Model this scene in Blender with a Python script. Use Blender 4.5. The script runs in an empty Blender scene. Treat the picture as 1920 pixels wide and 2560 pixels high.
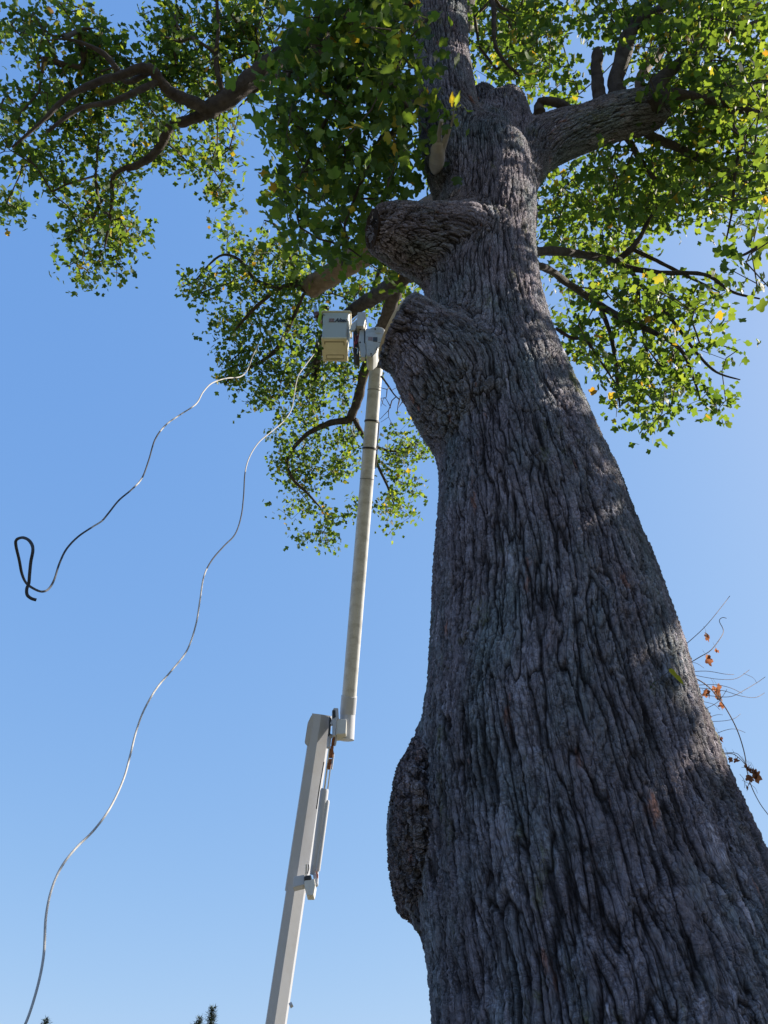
import bpy, bmesh, math, random
import numpy as np, time
from mathutils import Vector, Matrix, Quaternion, noise as mnoise
R = math.radians
random.seed(7); rng = np.random.default_rng(7)
S = bpy.context.scene
COL = S.collection

# ---------------------------------------------------------------- camera, sky, sun, exposure
PITCH = 43.0
FPX = 1849.0                       # focal length in pixels of the 1920x2560 photograph
CAM = Vector((0, 0, 1.6))
cam = bpy.data.cameras.new('camera'); camo = bpy.data.objects.new('camera', cam); COL.objects.link(camo)
camo.location = CAM; camo.rotation_euler = (R(90 + PITCH), 0, 0)
cam.sensor_fit = 'VERTICAL'; cam.sensor_height = 36; cam.lens = 36 * FPX / 2560; cam.clip_end = 3000; cam.clip_start = 0.05
S.camera = camo
SUN_EL, SUN_AZ = 40.0, 12.0        # azimuth measured from +X towards +Y
sd = Vector((math.cos(R(SUN_EL)) * math.cos(R(SUN_AZ)), math.cos(R(SUN_EL)) * math.sin(R(SUN_AZ)), math.sin(R(SUN_EL))))
W = bpy.data.worlds.new("World"); S.world = W; W.use_nodes = True
nt = W.node_tree
bg = nt.nodes['Background']; sky = nt.nodes.new('ShaderNodeTexSky'); sky.sky_type = 'NISHITA'
sky.sun_disc = False; sky.sun_elevation = R(SUN_EL); sky.sun_rotation = R(90 - SUN_AZ)
sky.altitude = 100; sky.air_density = 1.0; sky.dust_density = 0.9; sky.ozone_density = 1.4
# the clear air of that day: a flatter, bluer gradient than the raw sky model gives
sp3 = nt.nodes.new('ShaderNodeSeparateColor'); cb3 = nt.nodes.new('ShaderNodeCombineColor'); nt.links.new(sky.outputs[0], sp3.inputs[0])
for ch, (ga, mu) in enumerate(((.67, .535), (.44, .87), (.175, 1.755))):
    a_ = nt.nodes.new('ShaderNodeMath'); a_.operation = 'POWER'; nt.links.new(sp3.outputs[ch], a_.inputs[0]); a_.inputs[1].default_value = ga
    b_ = nt.nodes.new('ShaderNodeMath'); b_.operation = 'MULTIPLY'; nt.links.new(a_.outputs[0], b_.inputs[0]); b_.inputs[1].default_value = mu
    nt.links.new(b_.outputs[0], cb3.inputs[ch])
nt.links.new(cb3.outputs[0], bg.inputs[0]); bg.inputs[1].default_value = 0.15
sl = bpy.data.lights.new('sun', 'SUN'); sl.energy = 5.0; sl.angle = R(0.5); sl.color = (1, 0.90, 0.76)
so = bpy.data.objects.new('sun', sl); COL.objects.link(so)
so.rotation_euler = sd.to_track_quat('Z', 'Y').to_euler(); so.location = (20, 5, 30)
S.view_settings.view_transform = 'Standard'; S.view_settings.look = 'None'
S.view_settings.exposure = 1.35; S.view_settings.gamma = 1
S.render.engine = 'CYCLES'
S.cycles.max_bounces = 8; S.cycles.diffuse_bounces = 3; S.cycles.transparent_max_bounces = 8

# ---------------------------------------------------------------- helpers
cp, sp_ = math.cos(R(PITCH)), math.sin(R(PITCH))
FWD = Vector((0, cp, sp_)); UP = Vector((0, -sp_, cp)); RT = Vector((1, 0, 0))
def ray(x, y): return FWD + RT * ((x - 960) / FPX) + UP * ((1280 - y) / FPX)
def PD(x, y, d): return CAM + ray(x, y).normalized() * d          # at a distance from the viewer
def PY(x, y, Y):                                                   # on the vertical plane Y metres ahead
    r = ray(x, y); return CAM + r * (Y / r.y)
def zdep(p): return (Vector(p) - CAM).dot(FWD)
DS = 1920 / 1659.0
def link(name, me, parent=None, mat=None):
    o = bpy.data.objects.new(name, me); COL.objects.link(o)
    if parent: o.parent = parent
    if mat: me.materials.append(mat)
    return o
def tag(o, label=None, cat=None, group=None, kind=None):
    if label: o['label'] = label
    if cat: o['category'] = cat
    if group: o['group'] = group
    if kind: o['kind'] = kind
    return o
def empty(name, loc=(0, 0, 0)):
    o = bpy.data.objects.new(name, None); COL.objects.link(o); o.location = loc; return o
def child(name, bm_or_me, parent, mat, smooth=False):
    """mesh in world coordinates, parented to an empty/mesh while staying put"""
    if isinstance(bm_or_me, bmesh.types.BMesh):
        me = bpy.data.meshes.new(name); bm_or_me.to_mesh(me); bm_or_me.free()
    else: me = bm_or_me
    if parent is not None:
        off = parent_world(parent)
        me.transform(Matrix.Translation(-off))
    if smooth:
        me.polygons.foreach_set('use_smooth', [True] * len(me.polygons))
        if len(me.polygons) < 60000: me.set_sharp_from_angle(angle=R(48))
    o = link(name, me, parent, mat)
    return o
def parent_world(o):
    v = Vector((0, 0, 0))
    while o is not None: v += o.location; o = o.parent
    return v
def mesh_np(name, verts, faces_flat, loop_tot):
    me = bpy.data.meshes.new(name)
    nv = len(verts); nf = len(loop_tot)
    me.vertices.add(nv); me.vertices.foreach_set('co', np.asarray(verts, dtype=np.float32).ravel())
    me.loops.add(len(faces_flat)); me.loops.foreach_set('vertex_index', np.asarray(faces_flat, dtype=np.int32))
    me.polygons.add(nf)
    ls = np.concatenate(([0], np.cumsum(loop_tot)[:-1])).astype(np.int32)
    me.polygons.foreach_set('loop_start', ls); me.polygons.foreach_set('loop_total', np.asarray(loop_tot, dtype=np.int32))
    me.update(calc_edges=True); return me

# smooth path through points; items are (Vector, radius)
def spline(pts, sub=6):
    P = [Vector(p[0]) for p in pts]; r = [p[1] for p in pts]; out = []
    n = len(P)
    for i in range(n - 1):
        p0 = P[max(i - 1, 0)]; p1 = P[i]; p2 = P[i + 1]; p3 = P[min(i + 2, n - 1)]
        for k in range(sub):
            t = k / sub; t2 = t * t; t3 = t2 * t
            v = 0.5 * ((2 * p1) + (-p0 + p2) * t + (2 * p0 - 5 * p1 + 4 * p2 - p3) * t2 + (-p0 + 3 * p1 - 3 * p2 + p3) * t3)
            out.append((v, r[i] * (1 - t) + r[i + 1] * t))
    out.append((P[-1], r[-1])); return out
def tube_bm(bm, path, seg=12, cap=True, wob=0.0, seed=0):
    rings = []; n = len(path); prev = None
    for i, (c, r) in enumerate(path):
        t = (path[min(i + 1, n - 1)][0] - path[max(i - 1, 0)][0]).normalized()
        if prev is None:
            a = Vector((0, 0, 1)) if abs(t.z) < 0.9 else Vector((1, 0, 0))
            u = t.cross(a).normalized()
        else:
            u = (prev - t * prev.dot(t)).normalized()
        prev = u; v = t.cross(u)
        ring = []
        for k in range(seg):
            a = 2 * math.pi * k / seg
            d = u * math.cos(a) + v * math.sin(a)
            rr = r
            if wob: rr *= 1 + wob * mnoise.noise((c + d * r) * (0.5 / max(r, .05)) + Vector((seed, 0, 0)))
            ring.append(bm.verts.new(c + d * rr))
        rings.append(ring)
    for a, b in zip(rings[:-1], rings[1:]):
        for k in range(seg):
            bm.faces.new((a[k], a[(k + 1) % seg], b[(k + 1) % seg], b[k]))
    if cap:
        bm.faces.new(list(reversed(rings[0]))); bm.faces.new(rings[-1])
    return rings
def box_bm(bm, o, ax, ay, az, bevel=0.0):
    """box from corner-centre o with half vectors"""
    vs = [bm.verts.new(o + ax * sx + ay * sy + az * sz) for sx in (-1, 1) for sy in (-1, 1) for sz in (-1, 1)]
    f = [(0, 1, 3, 2), (4, 6, 7, 5), (0, 4, 5, 1), (2, 3, 7, 6), (0, 2, 6, 4), (1, 5, 7, 3)]
    fs = [bm.faces.new([vs[i] for i in q]) for q in f]
    if bevel:
        es = list({e for q in fs for e in q.edges})
        bmesh.ops.bevel(bm, geom=es, offset=bevel, segments=2, affect='EDGES', profile=0.6)
def prism_px(bm, poly, Y, th, bevel=0.0):
    """a plate whose outline is given in picture coordinates on the vertical plane Y, extruded away by th"""
    a = [PY(x, y, Y) for x, y in poly]
    f0 = [bm.verts.new(p) for p in a]; f1 = [bm.verts.new(p + Vector((0, th, 0))) for p in a]
    fs = [bm.faces.new(f0), bm.faces.new(list(reversed(f1)))]
    n = len(a)
    for i in range(n): fs.append(bm.faces.new((f0[i], f1[i], f1[(i + 1) % n], f0[(i + 1) % n])))
    bmesh.ops.recalc_face_normals(bm, faces=fs)
    if bevel:
        es = list({e for q in fs for e in q.edges})
        bmesh.ops.bevel(bm, geom=es, offset=bevel, segments=2, affect='EDGES', profile=0.6)
def section_bm(bm, A, B, sec, side, cap=True, bevel=0):
    """sweep a polygon section [(u,v)] from A to B; u along 'side', v along axis x side"""
    t = (B - A).normalized(); u = (side - t * side.dot(t)).normalized(); v = t.cross(u)
    r0 = [bm.verts.new(A + u * x + v * y) for x, y in sec]; r1 = [bm.verts.new(B + u * x + v * y) for x, y in sec]
    n = len(sec); fs = []
    for i in range(n): fs.append(bm.faces.new((r0[i], r0[(i + 1) % n], r1[(i + 1) % n], r1[i])))
    fs.append(bm.faces.new(list(reversed(r0)))); fs.append(bm.faces.new(r1))
    bmesh.ops.recalc_face_normals(bm, faces=fs)
    if bevel: bmesh.ops.bevel(bm, geom=list({e for q in fs for e in q.edges}), offset=bevel, segments=2, affect='EDGES')

# ---------------------------------------------------------------- materials
class N:
    def __init__(s, name):
        s.m = bpy.data.materials.new(name); s.m.use_nodes = True; s.t = s.m.node_tree
        s.b = s.t.nodes['Principled BSDF']; s.out = s.t.nodes['Material Output']
    def n(s, typ, **kw):
        x = s.t.nodes.new('ShaderNode' + typ)
        for k, v in kw.items(): setattr(x, k, v)
        return x
    def l(s, a, b): s.t.links.new(a, b)
    def val(s, node, key, v):
        if hasattr(v, 'links') or isinstance(v, bpy.types.NodeSocket): s.l(v, node.inputs[key])
        else: node.inputs[key].default_value = v
    def math(s, op, a, b=None, c=None, clamp=False):
        x = s.n('Math', operation=op, use_clamp=clamp); s.val(x, 0, a)
        if b is not None: s.val(x, 1, b)
        if c is not None: s.val(x, 2, c)
        return x.outputs[0]
    def noise(s, vec, scale, detail=3, rough=.5, out='Fac', dist=0):
        x = s.n('TexNoise'); 
        if vec is not None: s.l(vec, x.inputs['Vector'])
        x.inputs['Scale'].default_value = scale; x.inputs['Detail'].default_value = detail; x.inputs['Roughness'].default_value = rough
        x.inputs['Distortion'].default_value = dist
        return x.outputs[out]
    def ramp(s, f, stops):
        x = s.n('ValToRGB'); s.l(f, x.inputs[0]); e = x.color_ramp.elements
        while len(e) < len(stops): e.new(0.5)
        for q, (p, c) in zip(e, stops): q.position = p; q.color = (*c, 1) if len(c) == 3 else c
        return x.outputs[0]
    def mapr(s, v, a, b, c=0, d=1, smooth=False):
        x = s.n('MapRange'); 
        if smooth: x.interpolation_type = 'SMOOTHSTEP'
        s.l(v, x.inputs[0])
        for i, q in enumerate((a, b, c, d)): x.inputs[i + 1].default_value = q
        return x.outputs[0]
    def mix(s, f, a, b, typ='MIX'):
        x = s.n('MixRGB', blend_type=typ)
        s.val(x, 0, f)
        for k, q in ((1, a), (2, b)):
            if isinstance(q, tuple): x.inputs[k].default_value = (*q, 1)
            else: s.l(q, x.inputs[k])
        return x.outputs[0]
    def scale(s, vec, v):
        x = s.n('VectorMath', operation='MULTIPLY'); s.l(vec, x.inputs[0]); x.inputs[1].default_value = v; return x.outputs[0]
    def skew(s, vec, v, ang):
        x = s.n('VectorRotate', rotation_type='EULER_XYZ'); s.l(s.scale(vec, v), x.inputs['Vector']); x.inputs['Rotation'].default_value = ang; return x.outputs[0]
    def bump(s, h, strength=.5, dist=.01):
        x = s.n('Bump'); x.inputs['Strength'].default_value = strength; x.inputs['Distance'].default_value = dist
        s.l(h, x.inputs['Height']); s.l(x.outputs[0], s.b.inputs['Normal'])

def bark_material(name, amp=0.035, attr=True, sc=1.0, tint=(1, 1, 1), knob=False):
    m = N(name)
    if attr:
        a = m.n('Attribute'); a.attribute_name = 'bark'; q = a.outputs['Vector']
    else:
        a = m.n('TexCoord'); q = a.outputs['Object']
    geo = m.n('NewGeometry').outputs['Position']
    q0 = m.scale(q, (sc, sc, sc))
    # warp
    w = m.noise(q0, 3.2, 2, out='Color'); ws = m.n('VectorMath', operation='SUBTRACT'); m.l(w, ws.inputs[0]); ws.inputs[1].default_value = (.5, .5, .5)
    wm = m.scale(ws.outputs[0], (.05, .05, .06))
    add = m.n('VectorMath', operation='ADD'); m.l(q0, add.inputs[0]); m.l(wm, add.inputs[1]); qw = add.outputs[0]
    kz = .5 if knob else .095
    # interlacing ridges: low where a stretched noise crosses its middle
    n1 = m.noise(m.skew(qw, (1, 1, kz * .7), (.6, .5, .3)), 16, 1.2, .5)
    f1 = m.mapr(m.math('ABSOLUTE', m.math('SUBTRACT', n1, .5)), 0, .06, 0, 1)
    n1b = m.noise(m.skew(qw, (1, 1, kz * 1.3), (-.5, .7, .9)), 29, 2, .55)
    f1b = m.mapr(m.math('ABSOLUTE', m.math('SUBTRACT', n1b, .52)), 0, .06, 0, 1)
    fw = m.noise(q0, 15, 2, out='Color'); fs = m.n('VectorMath', operation='SUBTRACT'); m.l(fw, fs.inputs[0]); fs.inputs[1].default_value = (.5, .5, .5)
    fa = m.n('VectorMath', operation='ADD'); m.l(qw, fa.inputs[0]); m.l(m.scale(fs.outputs[0], (.022, .022, .08)), fa.inputs[1]); qf = fa.outputs[0]
    def plates(scale, k, width, ang):
        v = m.n('TexVoronoi', feature='DISTANCE_TO_EDGE'); m.l(m.skew(qf, (1, 1, k), ang), v.inputs['Vector']); v.inputs['Scale'].default_value = scale
        return m.mapr(v.outputs['Distance'], 0.0, width, 0, 1)
    p1 = plates(16, kz * 1.15, .10, (.5, -.4, .8)); p2 = plates(36, kz * 2.1, .12, (-.7, .3, .1))
    f2 = m.math('MULTIPLY', m.mapr(p1, 0, 1, .35, 1), m.mapr(p2, 0, 1, .6, 1))
    # short cross cracks over the plates
    n3 = m.noise(m.skew(qf, (.42, .42, 1.35), (.25, .2, .2)), 44, 3, .7)
    f3 = m.mapr(m.math('ABSOLUTE', m.math('SUBTRACT', n3, .5)), 0, .05, 0, 1)
    n4 = m.mapr(m.noise(q0, 7, 3), .50, .66, 1, 0)
    f3 = m.math('MAXIMUM', f3, m.math('SUBTRACT', 1, n4)) if not knob else f3
    rough = m.noise(m.skew(q0, (1, 1, .6), (.5, .6, .4)), 60, 6, .75)
    grain = m.noise(m.skew(q0, (1, 1, .45), (.3, .8, .1)), 150, 4, .7)
    rough = m.math('ADD', rough, m.math('MULTIPLY', grain, .35))
    big = m.noise(q0, 2.2, 2)
    h = m.math('ADD', m.math('MULTIPLY', f1, .46), m.math('MULTIPLY', f1b, .17))
    h = m.math('ADD', h, m.math('MULTIPLY', f2, .34))
    h = m.math('ADD', h, m.math('MULTIPLY', f3, .14))
    h = m.math('ADD', h, m.math('MULTIPLY', rough, .62))
    h2 = m.math('ADD', h, m.math('MULTIPLY', big, .4))
    # colour: teal lichen film over grey-violet bark, moss, bleached strips, rusty scars
    c1 = m.noise(m.scale(q, (1, 1, .30)), 9, 6, .7)
    base = m.ramp(c1, [(.28, (.17, .145, .15)), (.5, (.29, .26, .28)), (.7, (.43, .40, .44))])
    lich = m.mapr(m.noise(m.scale(q, (1, 1, .45)), 1.25, 8, .72), .44, .62, 0, .62)
    base = m.mix(lich, base, m.ramp(c1, [(.3, (.13, .20, .20)), (.7, (.25, .35, .34))]))
    lich2 = m.mapr(m.noise(m.scale(q, (1, 1, .5)), 3.3, 8, .75), .585, .67, 0, .85)
    base = m.mix(lich2, base, (.17, .18, .065))
    red = m.mapr(m.noise(m.scale(q, (1, 1, .22)), 9.3, 4, .6), .66, .71, 0, .85)
    base = m.mix(red, base, (.40, .20, .14))
    pale = m.mapr(m.noise(m.scale(q, (1, 1, .12)), 17, 3, .55), .655, .70, 0, .8)
    base = m.mix(pale, base, (.60, .56, .60))
    mot = m.noise(m.skew(q, (1, 1, .4), (.2, .4, .6)), 45, 7, .8)
    base = m.mix(m.mapr(mot, .40, .62, .8, 0), base, m.mix(1.0, base, (.42, .40, .40), 'MULTIPLY'))
    # crevices hold dark weathered cork and painted-in occlusion shade, plate tops are bleached
    fis = m.math('MULTIPLY', m.mapr(f1, 0, .75, .0, 1), m.math('MULTIPLY', m.mapr(f1b, 0, .6, .35, 1), m.math('MULTIPLY', m.mapr(p1, 0, .5, .35, 1), m.math('MULTIPLY', m.mapr(p2, 0, .5, .6, 1), m.mapr(f3, 0, 1, .5, 1)))))
    base = m.mix(fis, m.mix(1.0, base, (.085, .07, .065), 'MULTIPLY'), base)
    streak = m.mapr(m.noise(m.scale(q, (1, 1, .3)), 1.6, 5, .6), .3, .7, .62, 1.3)
    sv = m.n('CombineXYZ'); [m.l(streak, sv.inputs[k]) for k in range(3)]
    base = m.mix(1.0, base, sv.outputs[0], 'MULTIPLY')
    base = m.mix(1.0, base, tint, 'MULTIPLY')
    m.l(base, m.b.inputs['Base Color']); m.b.inputs['Roughness'].default_value = .88
    m.b.inputs['Specular IOR Level'].default_value = .25
    d = m.n('Displacement'); d.inputs['Midlevel'].default_value = 1.0; d.inputs['Scale'].default_value = amp
    m.l(h2, d.inputs['Height']); m.l(d.outputs[0], m.out.inputs['Displacement'])
    m.m.displacement_method = 'BOTH'
    return m.m
M = {}
M['bark'] = bark_material('bark', .050, tint=(1.15, 1.17, 1.27))
M['burl_bark'] = bark_material('burl_bark', .06, attr=False, tint=(1.3, 1.2, 1.22), knob=True)
def limb_mat(name, cols, sc=25, stretch=(1, 1, 1), bumpd=.012):
    m = N(name); tc = m.n('TexCoord').outputs['Object']
    a = m.noise(m.scale(tc, stretch), sc * .3, 5, .65); m.l(m.ramp(a, [(.3, cols[0]), (.7, cols[1])]), m.b.inputs['Base Color'])
    b = m.noise(m.scale(tc, stretch), sc, 5, .75); r = m.math('ABSOLUTE', m.math('SUBTRACT', b, .5))
    m.bump(r, .9, bumpd); m.b.inputs['Roughness'].default_value = .9; m.b.inputs['Specular IOR Level'].default_value = .2
    return m.m
M['limb'] = limb_mat('limb_bark', ((.045, .037, .034), (.12, .105, .098)), 24, (1, 1, 1), .09)
M['limb_pale'] = limb_mat('limb_bark_pale', ((.15, .115, .09), (.28, .225, .18)), 30, (1, 1, 1), .04)
M['twig'] = limb_mat('twig_bark', ((.05, .042, .036), (.10, .085, .07)), 30)
M['wood'] = limb_mat('fresh_cut_wood', ((.42, .34, .22), (.62, .54, .40)), 18)
M['rotten'] = limb_mat('rotten_wood', ((.012, .010, .010), (.075, .05, .038)), 14, (1, 1, 1), .08)
M['pale_shoot'] = limb_mat('smooth_pale_bark', ((.24, .22, .20), (.42, .40, .37)), 12)
M['dry_stem'] = limb_mat('dry_stem', ((.14, .085, .06), (.33, .25, .2)), 40)

def leaf_mat(name, stops, tstops, rough=.65):
    m = N(name); a = m.n('Attribute'); a.attribute_name = 'lv'
    col = m.ramp(a.outputs['Fac'], stops); tcol = m.ramp(a.outputs['Fac'], tstops)
    tc = m.n('TexCoord').outputs['Object']; n = m.noise(tc, 9, 3, .6)
    col = m.mix(m.mapr(n, .3, .7, 0, .35), col, (.03, .05, .02))
    m.l(col, m.b.inputs['Base Color']); m.b.inputs['Roughness'].default_value = rough
    m.b.inputs['Specular IOR Level'].default_value = .22
    tr = m.n('BsdfTranslucent'); m.l(tcol, tr.inputs['Color'])
    mx = m.n('MixShader'); mx.inputs[0].default_value = .40
    m.l(m.b.outputs[0], mx.inputs[1]); m.l(tr.outputs[0], mx.inputs[2]); m.l(mx.outputs[0], m.out.inputs['Surface'])
    return m.m
G0, G1, G2, YE, OR = (.012, .034, .019), (.025, .060, .021), (.055, .095, .024), (.32, .24, .03), (.30, .15, .02)
M['leaf'] = leaf_mat('tulip_leaf', [(0, G0), (.5, G1), (.86, G2), (.95, YE), (1, OR)],
                     [(0, (.10, .19, .02)), (.5, (.24, .36, .03)), (.86, (.44, .52, .05)), (.95, (.68, .50, .03)), (1, (.6, .32, .03))])
M['dry_leaf'] = leaf_mat('dry_leaf', [(0, (.22, .09, .05)), (1, (.36, .16, .08))], [(0, (.32, .12, .06)), (1, (.45, .2, .09))], .7)
def paint(name, col, rough=.35, dirt=.25, dcol=(.20, .17, .12), metal=0, sc=3.0, stretch=(1, 1, 1), d0=.5):
    m = N(name); tc = m.n('TexCoord').outputs['Object']
    f = m.mapr(m.noise(m.scale(tc, stretch), sc, 7, .7), d0, d0 + .22, 0, dirt)
    f2 = m.mapr(m.noise(tc, sc * 14, 3, .6), .62, .7, 0, dirt * .8)
    c = m.mix(f, col, dcol); c = m.mix(f2, c, dcol)
    m.l(c, m.b.inputs['Base Color']); m.b.inputs['Roughness'].default_value = rough; m.b.inputs['Metallic'].default_value = metal
    m.bump(m.noise(tc, sc * 3, 3), .08, .01)
    return m.m
M['white'] = paint('white_gelcoat', (.55, .55, .53), .4, .35)
M['boom_white'] = paint('weathered_fibreglass', (.52, .53, .53), .42, .6, (.22, .21, .19), sc=2.2, stretch=(1, 1, 2.2), d0=.47)
M['steel_white'] = paint('white_painted_steel', (.41, .43, .475), .38, .2, (.3, .27, .24))
M['cream'] = paint('cream_gelcoat', (.82, .75, .58), .5, .25, (.35, .27, .15))
M['cream_dark'] = paint('cream_edge', (.30, .24, .14), .6, .25)
M['bucket'] = paint('bucket_fibreglass', (.50, .52, .50), .42, .25, (.34, .31, .25))
M['black'] = paint('black_rubber', (.02, .02, .022), .55, .2, (.06, .055, .05))
M['chrome'] = paint('steel_rod', (.62, .64, .66), .22, .1, metal=.9)
M['rust'] = paint('rusty_link', (.24, .085, .035), .8, .5, (.09, .04, .025), sc=12)
M['red_hose'] = paint('red_hose', (.30, .02, .035), .5, .2)
M['decal'] = paint('dark_decal', (.05, .055, .06), .5, .3, (.2, .2, .2), sc=20)
M['decal_red'] = paint('faded_red_decal', (.34, .22, .21), .5, .3, (.5, .5, .5), sc=30)
M['orange'] = paint('orange_tape', (.55, .16, .08), .5, .1)
M['lime'] = paint('lime_fabric', (.42, .62, .06), .85, .25, (.18, .26, .04), sc=8)
M['helmet'] = paint('lime_helmet', (.40, .66, .08), .35, .15, (.2, .3, .1), sc=8)
M['skin'] = paint('skin', (.50, .30, .21), .5, .1)
M['trousers'] = paint('dark_trousers', (.03, .035, .05), .85, .2)
M['glove'] = paint('black_glove', (.018, .018, .02), .7, .2)
M['saw'] = paint('red_saw_body', (.13, .025, .015), .4, .3)

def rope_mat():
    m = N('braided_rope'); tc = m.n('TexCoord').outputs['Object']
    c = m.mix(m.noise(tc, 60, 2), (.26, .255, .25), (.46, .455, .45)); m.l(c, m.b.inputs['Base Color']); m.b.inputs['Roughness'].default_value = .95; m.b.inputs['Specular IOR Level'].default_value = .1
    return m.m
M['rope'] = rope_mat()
M['rope_shaded'] = paint('shaded_rope', (.03, .035, .045), .95, .3, (.12, .12, .13), sc=12)  # shade on the pale rope, put in as a darker colour
def ground_mat():
    m = N('lawn'); tc = m.n('TexCoord').outputs['Object']
    c = m.ramp(m.noise(tc, .35, 8, .7), [(.3, (.06, .058, .032)), (.55, (.11, .10, .06)), (.75, (.19, .155, .095))])
    m.l(c, m.b.inputs['Base Color']); m.b.inputs['Roughness'].default_value = .95
    m.bump(m.noise(tc, 30, 6, .8), .8, .05); return m.m
M['ground'] = ground_mat()
def needle_mat():
    m = N('spruce_needles'); tc = m.n('TexCoord').outputs['Object']
    m.l(m.ramp(m.noise(tc, 1.6, 5, .7), [(.3, (.018, .035, .022)), (.7, (.06, .085, .05))]), m.b.inputs['Base Color'])
    m.b.inputs['Roughness'].default_value = .8; return m.m
M['needles'] = needle_mat()

# ---------------------------------------------------------------- ground
bm = bmesh.new()
NG = 80
def gz(x, y):
    d = math.hypot(x, y)
    return (mnoise.noise(Vector((x * .02, y * .02, 3))) * min(1.2, d * .012))
xs = [math.copysign(abs(t) ** 2.6, t) * 900 for t in np.linspace(-1, 1, NG)]
g = [[bm.verts.new((x, y, gz(x, y))) for y in xs] for x in xs]
for i in range(NG - 1):
    for j in range(NG - 1): bm.faces.new((g[i][j], g[i + 1][j], g[i + 1][j + 1], g[i][j + 1]))
tag(child('ground', bm, None, M['ground'], True), kind='structure')

# ---------------------------------------------------------------- the tulip tree: trunk, fork and sawn stubs
def ring_from_sil(xl, xr, y, Y):
    a = PY(xl, y, Y); b = PY(xr, y, Y); c = (a + b) / 2
    re = (b - a).length / 2; dh = math.hypot(c.x, c.y)
    r = re / math.sqrt(1 + (re / dh) ** 2)
    return (c, r)
sil = [(1078, 2075, 2560, 4.0), (1068, 1995, 2400, 4.0), (1060, 1925, 2250, 4.0), (1056, 1864, 2118, 4.0), (1058, 1812, 2010, 3.98),
       (1062, 1758, 1875, 3.97), (1072, 1726, 1790, 3.96), (1087, 1694, 1660, 3.95), (1095, 1642, 1500, 3.93), (1094, 1574, 1331, 3.9),
       (1094, 1502, 1170, 3.87), (1085, 1434, 1022, 3.84), (1078, 1394, 900, 3.8), (1070, 1362, 790, 3.77), (1070, 1340, 690, 3.74),
       (1074, 1333, 600, 3.7), (1088, 1330, 500, 3.66), (1085, 1326, 440, 3.62)]
trunk_path = [ring_from_sil(*s) for s in sil]
c0, r0 = trunk_path[0]
trunk_path = [(Vector((c0.x + .22, 4.05, -.3)), r0 * 1.62), (Vector((c0.x + .17, 4.05, .35)), r0 * 1.42), (Vector((c0.x + .1, 4.02, .95)), r0 * 1.2), (Vector((c0.x + .04, 4.0, 1.5)), r0 * 1.08)] + trunk_path
stem_path = [ring_from_sil(1120, 1290, 560, 3.62), ring_from_sil(1088, 1250, 480, 3.5), ring_from_sil(1058, 1212, 370, 3.4), ring_from_sil(1046, 1184, 231, 3.25), ring_from_sil(1039, 1168, 116, 3.12), ring_from_sil(1038, 1163, 0, 3.0),
             ring_from_sil(1040, 1155, -140, 2.9), ring_from_sil(1045, 1140, -330, 2.8)]
def L(x, y, Y, rpx):
    p = PY(x, y, Y); return (p, rpx * zdep(p) / FPX)
rstem = [L(1250, 560, 3.75, 88), L(1254, 450, 3.75, 84), L(1256, 350, 3.72, 76), L(1252, 290, 3.7, 68)]
knobs = [[L(1225, 350, 3.7, 48), L(1212, 285, 3.66, 40), L(1208, 250, 3.64, 32), L(1208, 230, 3.64, 20)], [L(1262, 350, 3.7, 50), L(1272, 295, 3.68, 46), L(1272, 262, 3.66, 40), L(1270, 240, 3.66, 25)]]
trunk_path += [L(1222, 385, 3.66, 92), L(1228, 320, 3.68, 62), L(1228, 280, 3.68, 30)]
rlimb = [L(1262, 470, 3.72, 70), L(1312, 390, 3.75, 68), L(1385, 346, 3.8, 58), L(1470, 318, 3.85, 53), L(1550, 290, 3.9, 52), L(1608, 280, 3.93, 51), L(1644, 268, 3.95, 38)]
stub1 = [L(1215, 652, 3.66, 118), L(1130, 625, 3.52, 112), L(1035, 597, 3.38, 84), L(982, 582, 3.3, 70), L(952, 576, 3.26, 60), L(934, 573, 3.24, 50)]
def LD(x, y, d, rpx): p = PD(x, y, d); return (p, rpx * zdep(p) / FPX)
stub2 = [L(1230, 1050, 3.75, 165), L(1120, 925, 3.64, 132), LD(1052, 856, 6.36, 97), LD(1003, 831, 6.42, 96), LD(930, 795, 6.48, 96)]
limbs_def = [('trunk', trunk_path), ('stem', stem_path), ('rstem', rstem), ('k1', knobs[0]), ('k2', knobs[1]), ('rlimb', rlimb), ('stub1', stub1), ('stub2', stub2), ('burl_base', [L(1095, 1820, 4.08, 34), L(1060, 1950, 4.15, 66), L(1055, 2075, 4.16, 78), L(1064, 2200, 4.12, 66), L(1095, 2330, 4.05, 34)])]
bm = bmesh.new()
paths = []
for nme, p in limbs_def:
    s = spline(p, 6); paths.append(s)
    tube_bm(bm, s, 36, True, .07 if nme == 'trunk' else .05, seed=len(paths))
bmesh.ops.recalc_face_normals(bm, faces=bm.faces)
me = bpy.data.meshes.new('tmp'); bm.to_mesh(me); bm.free()
tmp = bpy.data.objects.new('tmp', me); COL.objects.link(tmp)
md = tmp.modifiers.new('r', 'REMESH'); md.mode = 'VOXEL'; md.voxel_size = .045
md = tmp.modifiers.new('s', 'SMOOTH'); md.factor = .5; md.iterations = 14
dg = bpy.context.evaluated_depsgraph_get(); dg.update()
tm = bpy.data.meshes.new_from_object(tmp.evaluated_get(dg))
bpy.data.objects.remove(tmp)
nv = len(tm.vertices); co = np.empty(nv * 3, dtype=np.float32); tm.vertices.foreach_get('co', co); co = co.reshape(-1, 3).astype(np.float64)
print('trunk verts', nv)
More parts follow.
